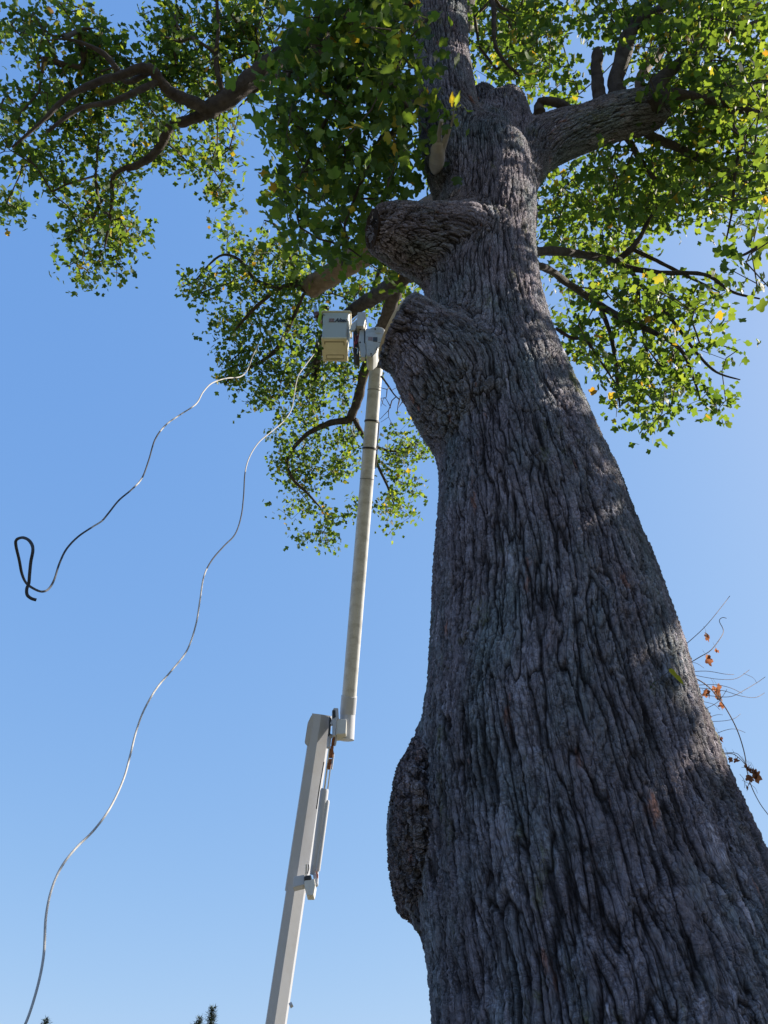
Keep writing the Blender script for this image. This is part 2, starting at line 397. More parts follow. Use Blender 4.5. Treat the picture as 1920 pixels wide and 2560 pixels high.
def limb_q(co, path, li):
    """(nearest distance in radii, coordinates along and across the grain) of one limb"""
    C = np.array([p[0] for p in path]); Rr = np.array([p[1] for p in path])
    best = np.full(len(co), 1e9); bq = np.zeros_like(co); s0 = 0.0
    t = Vector(C[1] - C[0]).normalized(); u = Vector((1, 0, 0)) if abs(t.x) < .7 else Vector((0, 0, 1)); u = (u - t * u.dot(t)).normalized()
    for j in range(len(C) - 1):
        a = C[j]; d = C[j + 1] - a; ln = np.linalg.norm(d); dn = d / ln
        t = Vector(dn); u = (u - t * u.dot(t)).normalized(); v = t.cross(u)
        rel = co - a; k = np.clip(rel @ dn / ln, 0, 1)
        off = rel - k[:, None] * d; dist = np.linalg.norm(off, axis=1) / (Rr[j] * (1 - k) + Rr[j + 1] * k)
        m = dist < best; best[m] = dist[m]
        bq[m] = np.stack([off @ np.array(u), off @ np.array(v), s0 + k * ln], 1)[m]; s0 += ln
    if li == 0:      # the leaning trunk: sheared world coordinates stay continuous over its flare
        bq = np.stack([co[:, 0] - np.interp(co[:, 2], C[:, 2], C[:, 0]), co[:, 1] - np.interp(co[:, 2], C[:, 2], C[:, 1]) + .75, co[:, 2]], 1)
    return best, bq
def bark_coords(co, paths):
    num = np.zeros_like(co); den = np.zeros(len(co))
    for li, path in enumerate(paths):
        best, bq = limb_q(co, path, li); sl = bq[:, 2].copy()
        if li:       # line the grain up with the trunk's where the limb leaves it
            c, r = path[len(path) // 4]; pj = np.array([c + (CAM - c).normalized() * r])
            bq = bq + (limb_q(pj, paths[0], 0)[1][0] - limb_q(pj, path, li)[1][0])
        w = np.exp(-6 * (best - 1))
        if li:       # the limb's own grain only takes over once it has left the trunk
            Ls = sum((b[0] - a[0]).length for a, b in zip(path[:-1], path[1:])); sr = np.clip(sl / (Ls * .45), 0, 1); w = w * sr * sr * (3 - 2 * sr)
        w = np.clip(w, 1e-9, 50)
        num += w[:, None] * bq; den += w
    return num / den[:, None]
q = bark_coords(co, paths); q[:, :2] *= (1 + .6 * np.clip((co[:, 2] - 3.5) / 9, 0, 1))[:, None]; q = q.astype(np.float32)
at = tm.attributes.new('bark', 'FLOAT_VECTOR', 'POINT'); at.data.foreach_set('vector', q.ravel())
# saw the lower stub off flat
cut_c, cut_n = LD(1001, 832, 6.42, 84)[0], (LD(1001, 832, 6.42, 84)[0] - LD(1052, 856, 6.38, 84)[0]).normalized(); cut_r = 84 * zdep(cut_c) / FPX
rel = co - np.array(cut_c); dd_ = rel @ np.array(cut_n); offp = np.linalg.norm(rel - dd_[:, None] * np.array(cut_n), axis=1)
mm = (dd_ > 0) & (dd_ < 1.0) & (offp < cut_r * 1.7)
co[mm] -= dd_[mm][:, None] * np.array(cut_n) * .995
tm.vertices.foreach_set('co', co.astype(np.float32).ravel()); tm.update()
tmp = bpy.data.objects.new('tmp', tm); COL.objects.link(tmp)
md = tmp.modifiers.new('ss', 'SUBSURF'); md.levels = 2; md.render_levels = 2
bvh_src = ([tuple(v) for v in co], [tuple(p.vertices) for p in tm.polygons])
dg = bpy.context.evaluated_depsgraph_get(); dg.update(); tm = bpy.data.meshes.new_from_object(tmp.evaluated_get(dg)); bpy.data.objects.remove(tmp)
print('trunk verts', len(tm.vertices), tm.attributes.keys())
tree = empty('tulip_tree', (c0.x + .2, 4.05, 0))
tag(tree, 'huge old tulip tree with furrowed grey bark, sawn limb stubs and a yellowing green crown', 'tree')
trunk = child('trunk', tm, tree, M['bark'], True)
# burl on the left flank
def burl_mesh():
    me = bpy.data.meshes.new('burl'); b = bmesh.new()
    bmesh.ops.create_icosphere(b, subdivisions=7, radius=1)
    cc = PY(1047, 2072, 4.22)
    sx = 59 * zdep(cc) / FPX; szz = 185 / 1849 * zdep(cc) / math.cos(R(20))
    for v in b.verts:
        p = v.co.copy(); k = 1 + .10 * mnoise.noise(p * 2.0) + .03 * mnoise.noise(p * 7)
        v.co = Vector((p.x * sx * k, p.y * .5 * k, p.z * szz * k)) + cc + Vector((.02 * p.z, 0, 0))
    b.to_mesh(me); b.free(); return me
child('burl', burl_mesh(), trunk, M['burl_bark'], True)
# sawn face of the lower stub
def disc(path, r, th, name, mat, parent, rough=0, push=0.0):
    a, b = path[-2][0], path[-1][0]; t = (b - a).normalized()
    u = t.cross(Vector((0, 0, 1))).normalized(); v = t.cross(u); bm = bmesh.new(); rings = []
    for (off, k) in ((-.03, 1), (th, 1), (th, .75), (th, .5), (th, .25)):
        rings.append([bm.verts.new(b + t * (push + off + (rough * mnoise.noise(Vector((q * .7, k * 5, 1.3))) if k < 1 else 0)) + (u * math.cos(q * math.pi / 20) + v * math.sin(q * math.pi / 20)) * r * k * (1 + .05 * mnoise.noise(Vector((math.cos(q * math.pi / 20) * 2, math.sin(q * math.pi / 20) * 2, 5))))) for q in range(40)])
    for x, y in zip(rings[:-1], rings[1:]):
        for q in range(40): bm.faces.new((x[q], x[(q + 1) % 40], y[(q + 1) % 40], y[q]))
    bm.faces.new(rings[-1]); bmesh.ops.recalc_face_normals(bm, faces=bm.faces)
    return child(name, bm, parent, mat)
disc([(cut_c - cut_n * .1, 0), (cut_c, 0)], cut_r * 1.0, .012, 'sawn_face', M['wood'], trunk, 0, .05)

# ---------------------------------------------------------------- leaves
LEAF = np.array([(0, 0), (.24, -.03), (.50, .10), (.56, .26), (.37, .47), (.50, .70), (.36, 1.0), (0, .84)])
hl = np.array([(x, y, .22 * x - .10 * (y - .5) ** 2) for x, y in LEAF])
hr = hl[1:7] * (-1, 1, 1)
LV = np.concatenate([hl, hr]); LV[:, 2] = np.abs(LV[:, 0]) * .28 - .25 * (LV[:, 1] - .4) ** 2
LF = [0, 1, 2, 3, 4, 5, 6, 7, 0, 7, 13, 12, 11, 10, 9, 8]; LT = [8, 8]
def leaves_mesh(name, pos, size, up_bias=.55, droop=.5, lv=None, rg=None):
    rg = rg or rng
    n = len(pos); pos = np.asarray(pos)
    nrm = rg.normal(size=(n, 3)); nrm /= np.linalg.norm(nrm, axis=1)[:, None]; nrm[:, 2] = nrm[:, 2] * .6 + up_bias * rg.choice([1, 1, 1, .4], n)
    nrm /= np.linalg.norm(nrm, axis=1)[:, None]
    d = rg.normal(size=(n, 3)); d[:, 2] -= droop; d -= (d * nrm).sum(1)[:, None] * nrm; d /= np.linalg.norm(d, axis=1)[:, None]
    s = np.cross(d, nrm)
    size = size * (rg.uniform(.55, 1.15, n))
    V = pos[:, None, :] + size[:, None, None] * (LV[None, :, 0:1] * s[:, None, :] + LV[None, :, 1:2] * d[:, None, :] + LV[None, :, 2:3] * nrm[:, None, :] * rg.uniform(-.4, 1.8, n)[:, None, None])
    F = (np.array(LF)[None, :] + (np.arange(n) * 14)[:, None]).ravel()
    me = mesh_np(name, V.reshape(-1, 3), F, np.tile(LT, n))
    if lv is None:
        lv = rg.beta(2, 2.4, n) * .85; y = rg.random(n) < .036; lv[y] = rg.uniform(.88, 1, y.sum())
    a = me.attributes.new('lv', 'FLOAT', 'FACE'); a.data.foreach_set('value', np.repeat(lv, 2).astype(np.float32))
    return me
# shafts through the crown that let the sun reach the bark where the photograph shows it
from mathutils.bvhtree import BVHTree
bvh = BVHTree.FromPolygons(*bvh_src)
SHAFT = []
for x, y, r in [(1700, 1620, .10), (1712, 1660, .18), (1724, 1700, .20), (1740, 1750, .20), (1758, 1800, .17), (1225, 505, .2), (1262, 495, .28), (1300, 520, .2), (1150, 130, .22), (1158, 185, .26), (1366, 725, .12), (1374, 765, .12),
                (1290, 290, .10), (1215, 385, .10), (1190, 345, .08), (1480, 250, .1), (1130, 20, .1)]:
    h_ = bvh.ray_cast(CAM, ray(x, y).normalized())
    if h_[0] is not None: SHAFT.append((h_[0], r))
sdn = np.array(sd)
def clear_of_shafts(P, extra=0):
    ok = np.ones(len(P), bool)
    for p, r in SHAFT:
        rel = P - np.array(p); k = rel @ sdn; dist = np.linalg.norm(rel - k[:, None] * sdn, axis=1)
        ok &= ~((dist < r + extra) & (k > 0))
    return ok
def grow(root_nodes, targets, step=.3):
    """attach every target to the nearest wood, nearest first: gives natural forking twigs"""
    nr = len(root_nodes); T = np.asarray(targets); d0 = np.full(len(T), 1e9)
    Rn = np.asarray(root_nodes)
    for i in range(0, len(T), 500): d0[i:i + 500] = np.linalg.norm(T[i:i + 500, None] - Rn[None], axis=2).min(1)
    order = np.argsort(d0); cap = nr + len(T) * 14
    P = np.zeros((cap, 3)); P[:nr] = Rn; n = nr; par = np.full(cap, -1)
    tips = []
    for i in order:
        t = T[i]; dd = ((P[:n] - t) ** 2).sum(1); j = int(dd.argmin()); dist = math.sqrt(dd[j])
        k = max(1, min(12, int(dist / step))); a = P[j].copy(); prev = j
        perp = rng.normal(size=3) * dist * .10
        for m in range(1, k + 1):
            f = m / k; p = a * (1 - f) + t * f + perp * math.sin(math.pi * f) + (rng.normal(size=3) * .03 if m < k else 0)
            p[2] += .10 * dist * math.sin(math.pi * f)
            P[n] = p; par[n] = prev; prev = n; n += 1
        tips.append(prev)
    cnt = np.zeros(n); 
    for t in tips: cnt[t] += 1
    for i in range(n - 1, nr - 1, -1): cnt[par[i]] += cnt[i]
    return P[:n], par[:n], cnt, nr
def twig_mesh(name, P, par, cnt, nr, r0=.0042, maxr=.05):
    idx = np.arange(nr, len(P)); a = P[par[idx]]; b = P[idx]
    rb = np.minimum(r0 * cnt[idx] ** .42, maxr); ra = np.where(par[idx] < nr, rb, np.minimum(r0 * np.maximum(cnt[par[idx]], 1) ** .42, maxr))
    t = b - a; ln = np.linalg.norm(t, axis=1); ok = ln > 1e-4; a, b, ra, rb, t = a[ok], b[ok], ra[ok], rb[ok], t[ok] / ln[ok][:, None]
    ref = np.where(np.abs(t[:, 2:3]) < .9, np.array([[0, 0, 1.]]), np.array([[1., 0, 0]]))
    u = np.cross(t, ref); u /= np.linalg.norm(u, axis=1)[:, None]; v = np.cross(t, u)
    vs = []
    for c, r in ((a, ra), (b, rb)):
        for k in range(4):
            q = k * math.pi / 2; vs.append(c + r[:, None] * (u * math.cos(q) + v * math.sin(q)))
    V = np.stack(vs, 1).reshape(-1, 3); n = len(a)
    f = np.array([0, 1, 5, 4, 1, 2, 6, 5, 2, 3, 7, 6, 3, 0, 4, 7]); F = (f[None] + (np.arange(n) * 8)[:, None]).ravel()
    return mesh_np(name, V, F, np.full(n * 4, 4))

def dp(x, y, d, rpx):      # limb node given in display pixels, distance, radius in full pixels
    p = PD(x * DS, y * DS, d); return (p, rpx * zdep(p) / FPX)
def fp(x, y, d, rpx): 
    p = PD(x, y, d); return (p, rpx * zdep(p) / FPX)
def limb(path, name='limb', mat='limb', seg=14, parent=None, sub=6, wob=.25, jit=.35):
    s = spline(path, sub)
    # a little crookedness
    out = []
    for i, (c, r) in enumerate(s):
        j = Vector((mnoise.noise(c * 1.1), mnoise.noise(c * 1.1 + Vector((9, 0, 0))), mnoise.noise(c * 1.1 + Vector((0, 9, 0))))) * min(jit * .12, r * .5 * jit + .008)
        out.append((c + j, r))
    bm = bmesh.new(); tube_bm(bm, out, seg, True, wob, seed=len(out))
    bmesh.ops.recalc_face_normals(bm, faces=bm.faces)
    o = child(name, bm, parent or tree, M[mat], True)
    return o, [c for c, r in out]
print('t', time.perf_counter())
PX_AREA = 0.42
STATS = []
def foliage_group(circles, depth, spread, leaf, density, nodes, owner, up=.55, cl_r=.16, per=9, thr=-.12, size_var=1, tilt=0.0, mat='leaf', shaft=True, dfun=None, step=.3):
    """leaf clusters filling a group of round masses; circles in display pixels"""
    pts = []
    for (cx, cy, r) in circles:
        X, Y_, Rr = cx * DS, cy * DS, r * DS
        d = dfun(X, Y_) if dfun else depth
        lp = leaf * FPX / d                       # leaf size in px
        nleaf = math.pi * Rr * Rr * density / (lp * lp * PX_AREA)
        for _ in range(max(2, int(nleaf / per))):
            a = random.random() * 2 * math.pi; rr = Rr * math.sqrt(random.random()) * 1.02
            dd = d + random.gauss(0, spread * .5) + tilt * (Y_ - 600) / 1000
            pts.append(PD(X + math.cos(a) * rr, Y_ + math.sin(a) * rr, dd))
    P = np.array(pts)
    keep = np.array([mnoise.noise(Vector(p) * 1.3) + .5 * mnoise.noise(Vector(p) * 3.1) > thr for p in pts])
    P = P[keep]
    if shaft: P = P[clear_of_shafts(P)]
    Pn, par, cnt, nr = grow(nodes, P, step)
    tag(child('twigs', twig_mesh('twigs', Pn, par, cnt, nr), owner, M['twig']), kind='stuff')
    n = len(P); off = rng.normal(size=(n, per, 3)) * cl_r
    LP = (P[:, None] + off * (1, 1, .75)).reshape(-1, 3)
    LP = LP[rng.random(len(LP)) < .92]
    if shaft: LP = LP[clear_of_shafts(LP, .08)]
    me = leaves_mesh('foliage', LP, leaf, up)
    child('foliage', me, owner, M[mat])
    STATS.append((len(P), len(LP)))

# --- upper left limb
A1, nA = limb([fp(1110, -60, 14.8, 40), fp(1000, 10, 14.6, 36), fp(880, 90, 14.2, 31), fp(800, 118, 13.9, 29), fp(740, 128, 13.7, 27), fp(690, 150, 13.5, 25), fp(640, 195, 13.3, 24), fp(585, 235, 13.1, 22), fp(530, 272, 13, 21), fp(505, 282, 13, 17)])
A2, nA2 = limb([fp(520, 275, 13, 17), fp(480, 255, 12.9, 16), fp(430, 232, 12.8, 14), fp(405, 205, 12.8, 13), fp(380, 175, 12.8, 14), fp(350, 172, 12.8, 12), fp(300, 190, 12.8, 10), fp(240, 205, 12.7, 9), fp(170, 240, 12.6, 7), fp(110, 300, 12.5, 5), fp(30, 370, 12.4, 3)])
A3, nA3 = limb([fp(400, 200, 12.8, 9), fp(340, 230, 12.6, 9), fp(280, 255, 12.5, 7), fp(200, 270, 12.4, 6), fp(120, 330, 12.3, 4)])
A4, nA4 = limb([fp(375, 178, 12.8, 8), fp(320, 205, 13, 7), fp(290, 170, 13.1, 8), fp(260, 135, 13.2, 7), fp(215, 110, 13.3, 5), fp(160, 95, 13.4, 3)])
A5, nA5 = limb([fp(525, 278, 13, 15), fp(475, 298, 13.1, 13), fp(430, 312, 13.1, 12), fp(412, 345, 13.1, 11), fp(385, 385, 13.1, 10), fp(350, 408, 13.1, 9), fp(313, 420, 13.1, 8)])
A6, nA6 = limb([fp(313, 418, 13.1, 6), fp(283, 440, 13.2, 5), fp(280, 500, 13.3, 5), fp(272, 560, 13.3, 4), fp(262, 620, 13.3, 2)])
A7, nA7 = limb([fp(640, 170, 13.6, 13), fp(665, 200, 13.9, 12), fp(700, 190, 14.2, 9), fp(760, 160, 14.5, 7)])
A8, nA8 = limb([fp(560, 240, 13.2, 8), fp(540, 160, 13.4, 6), fp(545, 80, 13.6, 5), fp(540, -20, 13.8, 4)], seg=8)
cA = [(50, 60, 42), (110, 52, 55), (170, 72, 55), (225, 112, 55), (100, 128, 38), (160, 155, 50), (35, 90, 26), (235, 180, 60), (190, 215, 60), (130, 225, 55), (118, 275, 55),
      (60, 295, 60), (20, 330, 45), (18, 262, 36), (12, 200, 22), (100, 335, 42), (185, 290, 60), (250, 265, 60), (250, 320, 35), (300, 235, 50), (330, 185, 60), (30, 425, 32), (15, 465, 28), (45, 395, 20),
      (380, 130, 60), (345, 110, 48), (430, 60, 65), (352, 50, 45), (480, 110, 75), (520, 40, 60), (560, 120, 75), (600, 50, 75), (430, 190, 55), (470, 240, 55), (400, 265, 55),
      (360, 305, 45), (430, 325, 50), (480, 325, 45), (400, 362, 38), (452, 390, 36), (485, 410, 28), (130, 392, 36), (172, 420, 45), (232, 395, 45), (240, 440, 45), (192, 480, 48), (272, 500, 40), (222, 540, 42), (200, 585, 40), (250, 575, 34), (158, 500, 30), (165, 570, 26), (310, 355, 30)]
foliage_group(cA, 14.9, 1.7, .10, 3.2, nA[20:] + nA2 + nA3 + nA4 + nA5 + nA6 + nA7 + nA8, A1, up=.35, cl_r=.14, per=14, thr=.10)
# --- near drooping branches left of the stem, big leaves
B1, nB1 = limb([fp(1095, 30, 12.6, 14), fp(1000, 70, 10.5, 11), fp(930, 130, 9.6, 8), fp(860, 230, 9, 6), fp(800, 330, 8.8, 5), fp(760, 430, 8.8, 3)], seg=8)
B2, nB2 = limb([fp(1095, -60, 12.8, 14), fp(950, 0, 10.8, 10), fp(850, 60, 10, 8), fp(760, 130, 9.6, 6), fp(700, 240, 9.4, 5), fp(680, 360, 9.2, 3)], seg=8)
B3, nB3 = limb([fp(1090, 200, 11, 10), fp(1010, 270, 9.6, 7), fp(950, 350, 9, 5), fp(900, 460, 8.8, 4), fp(860, 560, 8.8, 3)], seg=8)
cB = [(610, 250, 45), (650, 200, 65), (700, 100, 85), (760, 60, 85), (830, 80, 75), (865, 160, 60), (780, 180, 80), (700, 260, 75), (640, 320, 55), (760, 300, 85), (840, 280, 70), (880, 350, 45),
      (700, 370, 75), (620, 390, 45), (640, 440, 50), (800, 400, 70), (740, 450, 65), (690, 500, 50), (630, 480, 28), (780, 520, 50), (830, 500, 40), (900, 300, 35), (880, 60, 45), (700, 20, 60), (790, 10, 60), (600, 440, 22), (870, 230, 50), (610, 150, 40), (745, 560, 35), (815, 565, 35)]
foliage_group(cB, 9.4, 1.4, .108, 1.9, nB1 + nB2 + nB3, B1, up=.6, cl_r=.17, per=14, thr=-.35, shaft=False, dfun=lambda x, y: (9.0 if y < 430 else 9.9) + max(0, (760 - x)) * .006)
# --- limbs far behind the bucket
C1, nC1 = limb([fp(1190, 500, 9.6, 34), fp(1085, 515, 12.5, 32), fp(1000, 570, 14.6, 31), fp(930, 625, 15.4, 30), fp(860, 668, 15.7, 29), fp(805, 702, 16, 28), fp(776, 724, 16.1, 24), fp(768, 731, 16.1, 19)], mat='limb_pale', seg=18)
C2, nC2 = limb([fp(1210, 560, 9, 34), fp(1120, 610, 14, 30), fp(1035, 670, 18, 27), fp(990, 705, 18.5, 22), fp(930, 745, 19.5, 18), fp(870, 785, 20, 15), fp(825, 830, 20.3, 13), fp(795, 880, 20.5, 13), fp(788, 930, 20.5, 11), fp(784, 960, 20.5, 9)])
C3, nC3 = limb([fp(1210, 600, 8.6, 28), fp(1120, 620, 13.5, 25), fp(1060, 640, 17, 24), fp(1005, 690, 18.6, 20), fp(978, 760, 19.4, 16), fp(955, 815, 19.8, 14), fp(935, 860, 20, 12), fp(919, 902, 20, 12), fp(906, 952, 20, 12), fp(898, 985, 20, 12), fp(878, 1040, 20, 11), fp(865, 1052, 20, 9), fp(822, 1058, 20, 8), fp(771, 1083, 20, 6), fp(733, 1121, 20, 5), fp(718, 1155, 20, 4.5), fp(733, 1197, 20, 4), fp(767, 1231, 20, 3.2), fp(801, 1269, 20, 2)])
C4, nC4 = limb([fp(885, 1048, 20, 7), fp(905, 1085, 20.2, 6), fp(925, 1115, 20.2, 5), fp(945, 1165, 20.2, 4), fp(968, 1215, 20.2, 3), fp(985, 1260, 20.2, 2)], seg=8)
C5, nC5 = limb([fp(940, 1118, 20.2, 4), fp(990, 1128, 20.2, 3), fp(1040, 1110, 20.2, 2)], seg=6)
C6, nC6 = limb([fp(790, 900, 20.4, 8), fp(763, 940, 20.3, 6), fp(742, 975, 20.2, 5), fp(700, 990, 20, 3), fp(650, 1000, 19.8, 2)], seg=8)
C7, nC7 = limb([fp(768, 722, 16.1, 12), fp(740, 712, 16.2, 8), fp(700, 720, 16.3, 6), fp(660, 750, 16.4, 5), fp(610, 800, 16.6, 4), fp(570, 850, 16.8, 2)], seg=8)
C8, nC8 = limb([fp(745, 714, 16.2, 6), fp(738, 680, 16.2, 5), fp(715, 620, 16.2, 4), fp(690, 565, 16.2, 3), fp(660, 550, 16.2, 1.5)], seg=6)
C9, nC9 = limb([fp(700, 720, 16.3, 5), fp(640, 700, 16.4, 5), fp(600, 650, 16.5, 4), fp(550, 640, 16.6, 3), fp(490, 700, 16.8, 2)], seg=6)
C10, nC10 = limb([fp(760, 735, 16.3, 4), fp(700, 860, 17.5, 6), fp(660, 900, 18, 5), fp(600, 930, 18, 3), fp(560, 960, 18, 2)], seg=6)
C11, nC11 = limb([fp(930, 740, 19.5, 6), fp(960, 640, 19, 5), fp(1000, 560, 18.5, 4)], seg=6)
cC = [(490, 500, 32), (520, 540, 32), (570, 540, 45), (430, 625, 27), (465, 600, 35), (530, 595, 35), (600, 590, 48), (625, 640, 42), (560, 640, 35), (475, 720, 25), (500, 690, 35), (550, 700, 45), (600, 720, 45), (640, 745, 35),
      (500, 760, 38), (560, 780, 45), (620, 790, 42), (495, 820, 25), (560, 850, 34), (600, 830, 36), (650, 850, 36), (700, 820, 45), (735, 860, 25), (660, 900, 34), (600, 900, 22), (660, 690, 35), (690, 740, 30), (670, 620, 40), (720, 600, 35), (640, 560, 35)]
foliage_group(cC, 17.0, 2.2, .106, 2.7, nC1[8:] + nC7 + nC8 + nC9 + nC10 + nC2[20:], C1, up=.35, cl_r=.16, per=14, dfun=lambda x, y: 20.6 if x > 745 else 17.2 + max(0, y - 750) * .006)
cC2 = [(620, 960, 34), (680, 940, 40), (740, 925, 35), (640, 1000, 42), (605, 1000, 26), (700, 1010, 34), (740, 1000, 28), (640, 1060, 22), (618, 1110, 22), (680, 1085, 32), (720, 1100, 26), (700, 1150, 27), (650, 1160, 18), (710, 1175, 16),
       (850, 960, 28), (840, 1000, 28), (880, 1000, 32), (910, 950, 26), (905, 900, 20), (860, 1050, 32), (845, 1095, 28), (870, 1105, 24), (850, 1150, 22), (890, 1060, 18), (920, 975, 20), (770, 1100, 20), (770, 930, 22),
       (760, 790, 34), (800, 780, 26), (730, 820, 28), (745, 950, 25), (770, 980, 20)]
foliage_group(cC2, 20.6, 1.5, .11, 2.4, nC3[50:] + nC4 + nC5 + nC6 + nC2[30:], C3, up=.35, cl_r=.17, per=14)
cC3 = [(870, 620, 35), (850, 680, 35), (845, 740, 30), (880, 690, 28), (820, 650, 30), (870, 780, 22), (780, 620, 35), (740, 640, 30), (830, 600, 40), (860, 730, 26), (895, 640, 18)]
foliage_group(cC3, 21.6, 1.2, .12, 2.0, nC2[:30] + nC3[:30] + nC11, C2, up=.4, cl_r=.19, per=14)
# --- right limb branches
D1, nD1 = limb([fp(1545, 250, 12.60, 24), fp(1538, 200, 12.90, 20), fp(1560, 130, 13.40, 20), fp(1582, 65, 14.00, 18), fp(1610, 45, 14.30, 14), fp(1660, 20, 14.80, 12), fp(1720, -20, 15.40, 9)])
D2, nD2 = limb([fp(1505, 260, 12.50, 20), fp(1495, 225, 12.70, 16), fp(1490, 180, 13.00, 14), fp(1492, 140, 13.20, 15), fp(1494, 128, 13.30, 10), fp(1500, 118, 13.35, 3)], name='broken_branch', seg=14)
D3, nD3 = limb([fp(1620, 270, 12.60, 24), fp(1640, 215, 13.00, 20), fp(1690, 165, 13.60, 14), fp(1760, 110, 14.40, 13), fp(1840, 75, 15.00, 11), fp(1940, 45, 15.60, 9), fp(2060, 20, 16.20, 6)])
D4, nD4 = limb([fp(1635, 262, 12.50, 18), fp(1670, 232, 12.80, 14), fp(1740, 242, 13.00, 12), fp(1810, 255, 13.20, 10), fp(1870, 280, 13.30, 9), fp(1960, 310, 13.60, 7), fp(2080, 330, 14.00, 4)])
D5, nD5 = limb([fp(1600, 300, 12.60, 16), fp(1620, 335, 12.90, 11), fp(1680, 362, 13.20, 10), fp(1750, 395, 13.60, 9), fp(1810, 430, 14.00, 8), fp(1870, 455, 14.20, 5), fp(1930, 480, 14.40, 3)])
D6, nD6 = limb([fp(1620, 255, 12.70, 16), fp(1600, 200, 13.20, 11), fp(1650, 130, 14.20, 11), fp(1700, 80, 15.00, 10), fp(1790, 40, 15.60, 8), fp(1900, 10, 16.00, 5)], mat='limb_pale')
D7, nD7 = limb([fp(1560, 330, 13.00, 8), fp(1600, 400, 14.00, 7), fp(1650, 460, 14.60, 6), fp(1720, 500, 15.00, 4), fp(1800, 540, 15.00, 2)], seg=8)
D8, nD8 = limb([fp(1825, 262, 13.20, 7), fp(1835, 320, 13.00, 6), fp(1860, 345, 12.80, 5), fp(1840, 420, 12.70, 4), fp(1830, 520, 12.60, 3), fp(1815, 600, 12.50, 2)], seg=8)
D9, nD9 = limb([fp(1350, 283, 12.00, 15), fp(1350, 262, 12.10, 12), fp(1358, 252, 12.10, 9), fp(1385, 254, 12.10, 11), fp(1410, 263, 12.05, 11), fp(1424, 271, 12.00, 9)], name='broken_branch', seg=12)
D10, nD10 = limb([fp(1180, -80, 14.5, 14), fp(1230, 0, 13.8, 7), fp(1240, 120, 13.2, 5), fp(1300, 190, 13, 3)], seg=8)
cD = [(1060, 60, 60), (1070, 130, 50), (1140, 60, 75), (1150, 130, 60), (1200, 40, 50), (1200, 170, 45), (1225, 205, 26), (1330, 30, 50), (1400, 40, 75), (1400, 110, 60), (1480, 60, 85), (1560, 40, 85), (1630, 60, 75),
      (1480, 150, 75), (1560, 150, 75), (1630, 160, 75), (1340, 130, 28), (1430, 180, 45), (1520, 230, 75), (1600, 250, 75), (1640, 320, 65), (1560, 330, 75), (1480, 320, 65), (1420, 335, 50), (1340, 350, 45), (1270, 355, 42),
      (1205, 385, 40), (1190, 430, 34), (1230, 470, 50), (1300, 440, 50), (1360, 410, 60), (1420, 400, 70), (1500, 400, 65), (1570, 420, 55), (1630, 410, 50), (1200, 520, 45), (1270, 520, 60), (1340, 490, 45), (1410, 470, 50), (1470, 460, 32),
      (1230, 580, 45), (1300, 580, 50), (1360, 550, 40), (1600, 470, 35), (1630, 500, 30), (1300, 20, 40), (1265, 15, 35), (1100, 10, 60)]
foliage_group(cD, 12.6, 2.6, .118, 2.15, nD1 + nD3 + nD4[8:] + nD5[8:] + nD6 + nD7 + nD8 + nD10, D1, up=.5, cl_r=.17, per=14, thr=-.12, dfun=lambda x, y: max(14.8, 18 - (x - 1180) * .014) if y < 380 else 14)
# --- lower right branches behind the trunk
E1, nE1 = limb([fp(1235, 640, 8.3, 18), fp(1350, 628, 10.2, 12), fp(1420, 632, 11.3, 10), fp(1500, 645, 12.2, 10), fp(1545, 662, 12, 10), fp(1580, 672, 12, 8), fp(1650, 680, 11.9, 6), fp(1760, 686, 11.7, 5), fp(1830, 730, 11.5, 3.5), fp(1900, 748, 11.4, 2)])
E2, nE2 = limb([fp(1240, 660, 8.2, 14), fp(1358, 668, 9.6, 9), fp(1420, 710, 10.4, 9), fp(1490, 755, 11.4, 9), fp(1560, 800, 11.2, 8), fp(1620, 825, 11.1, 7), fp(1700, 872, 11, 5), fp(1735, 950, 11, 3), fp(1750, 1000, 11, 2)])
E3, nE3 = limb([fp(1540, 655, 12, 8), fp(1575, 625, 12.1, 8), fp(1600, 590, 12.3, 6), fp(1620, 550, 12.5, 4), fp(1640, 520, 12.6, 3)], seg=8)
E4, nE4 = limb([fp(1575, 620, 12.1, 6), fp(1640, 650, 12.2, 5), fp(1720, 690, 12.3, 4), fp(1800, 730, 12.3, 2)], seg=8)
E5, nE5 = limb([fp(1575, 675, 12, 6), fp(1620, 730, 11.8, 5), fp(1680, 800, 11.6, 4.5), fp(1740, 880, 11.4, 4), fp(1790, 930, 11.3, 3), fp(1850, 950, 11.2, 1.5)], seg=8)
E6, nE6 = limb([fp(1500, 765, 11.4, 6), fp(1525, 830, 11.3, 5), fp(1540, 910, 11.2, 5), fp(1545, 970, 11.2, 3.5), fp(1550, 1020, 11.1, 2)], seg=8)
E7, nE7 = limb([fp(1596, 700, 12, 5), fp(1600, 780, 11.8, 4.5), fp(1615, 860, 11.5, 4), fp(1620, 940, 11.3, 2)], seg=8)
E8, nE8 = limb([fp(1390, 820, 11, 5), fp(1430, 845, 11, 4.5), fp(1465, 850, 11, 4), fp(1500, 900, 11, 3), fp(1540, 960, 11, 2)], seg=8)
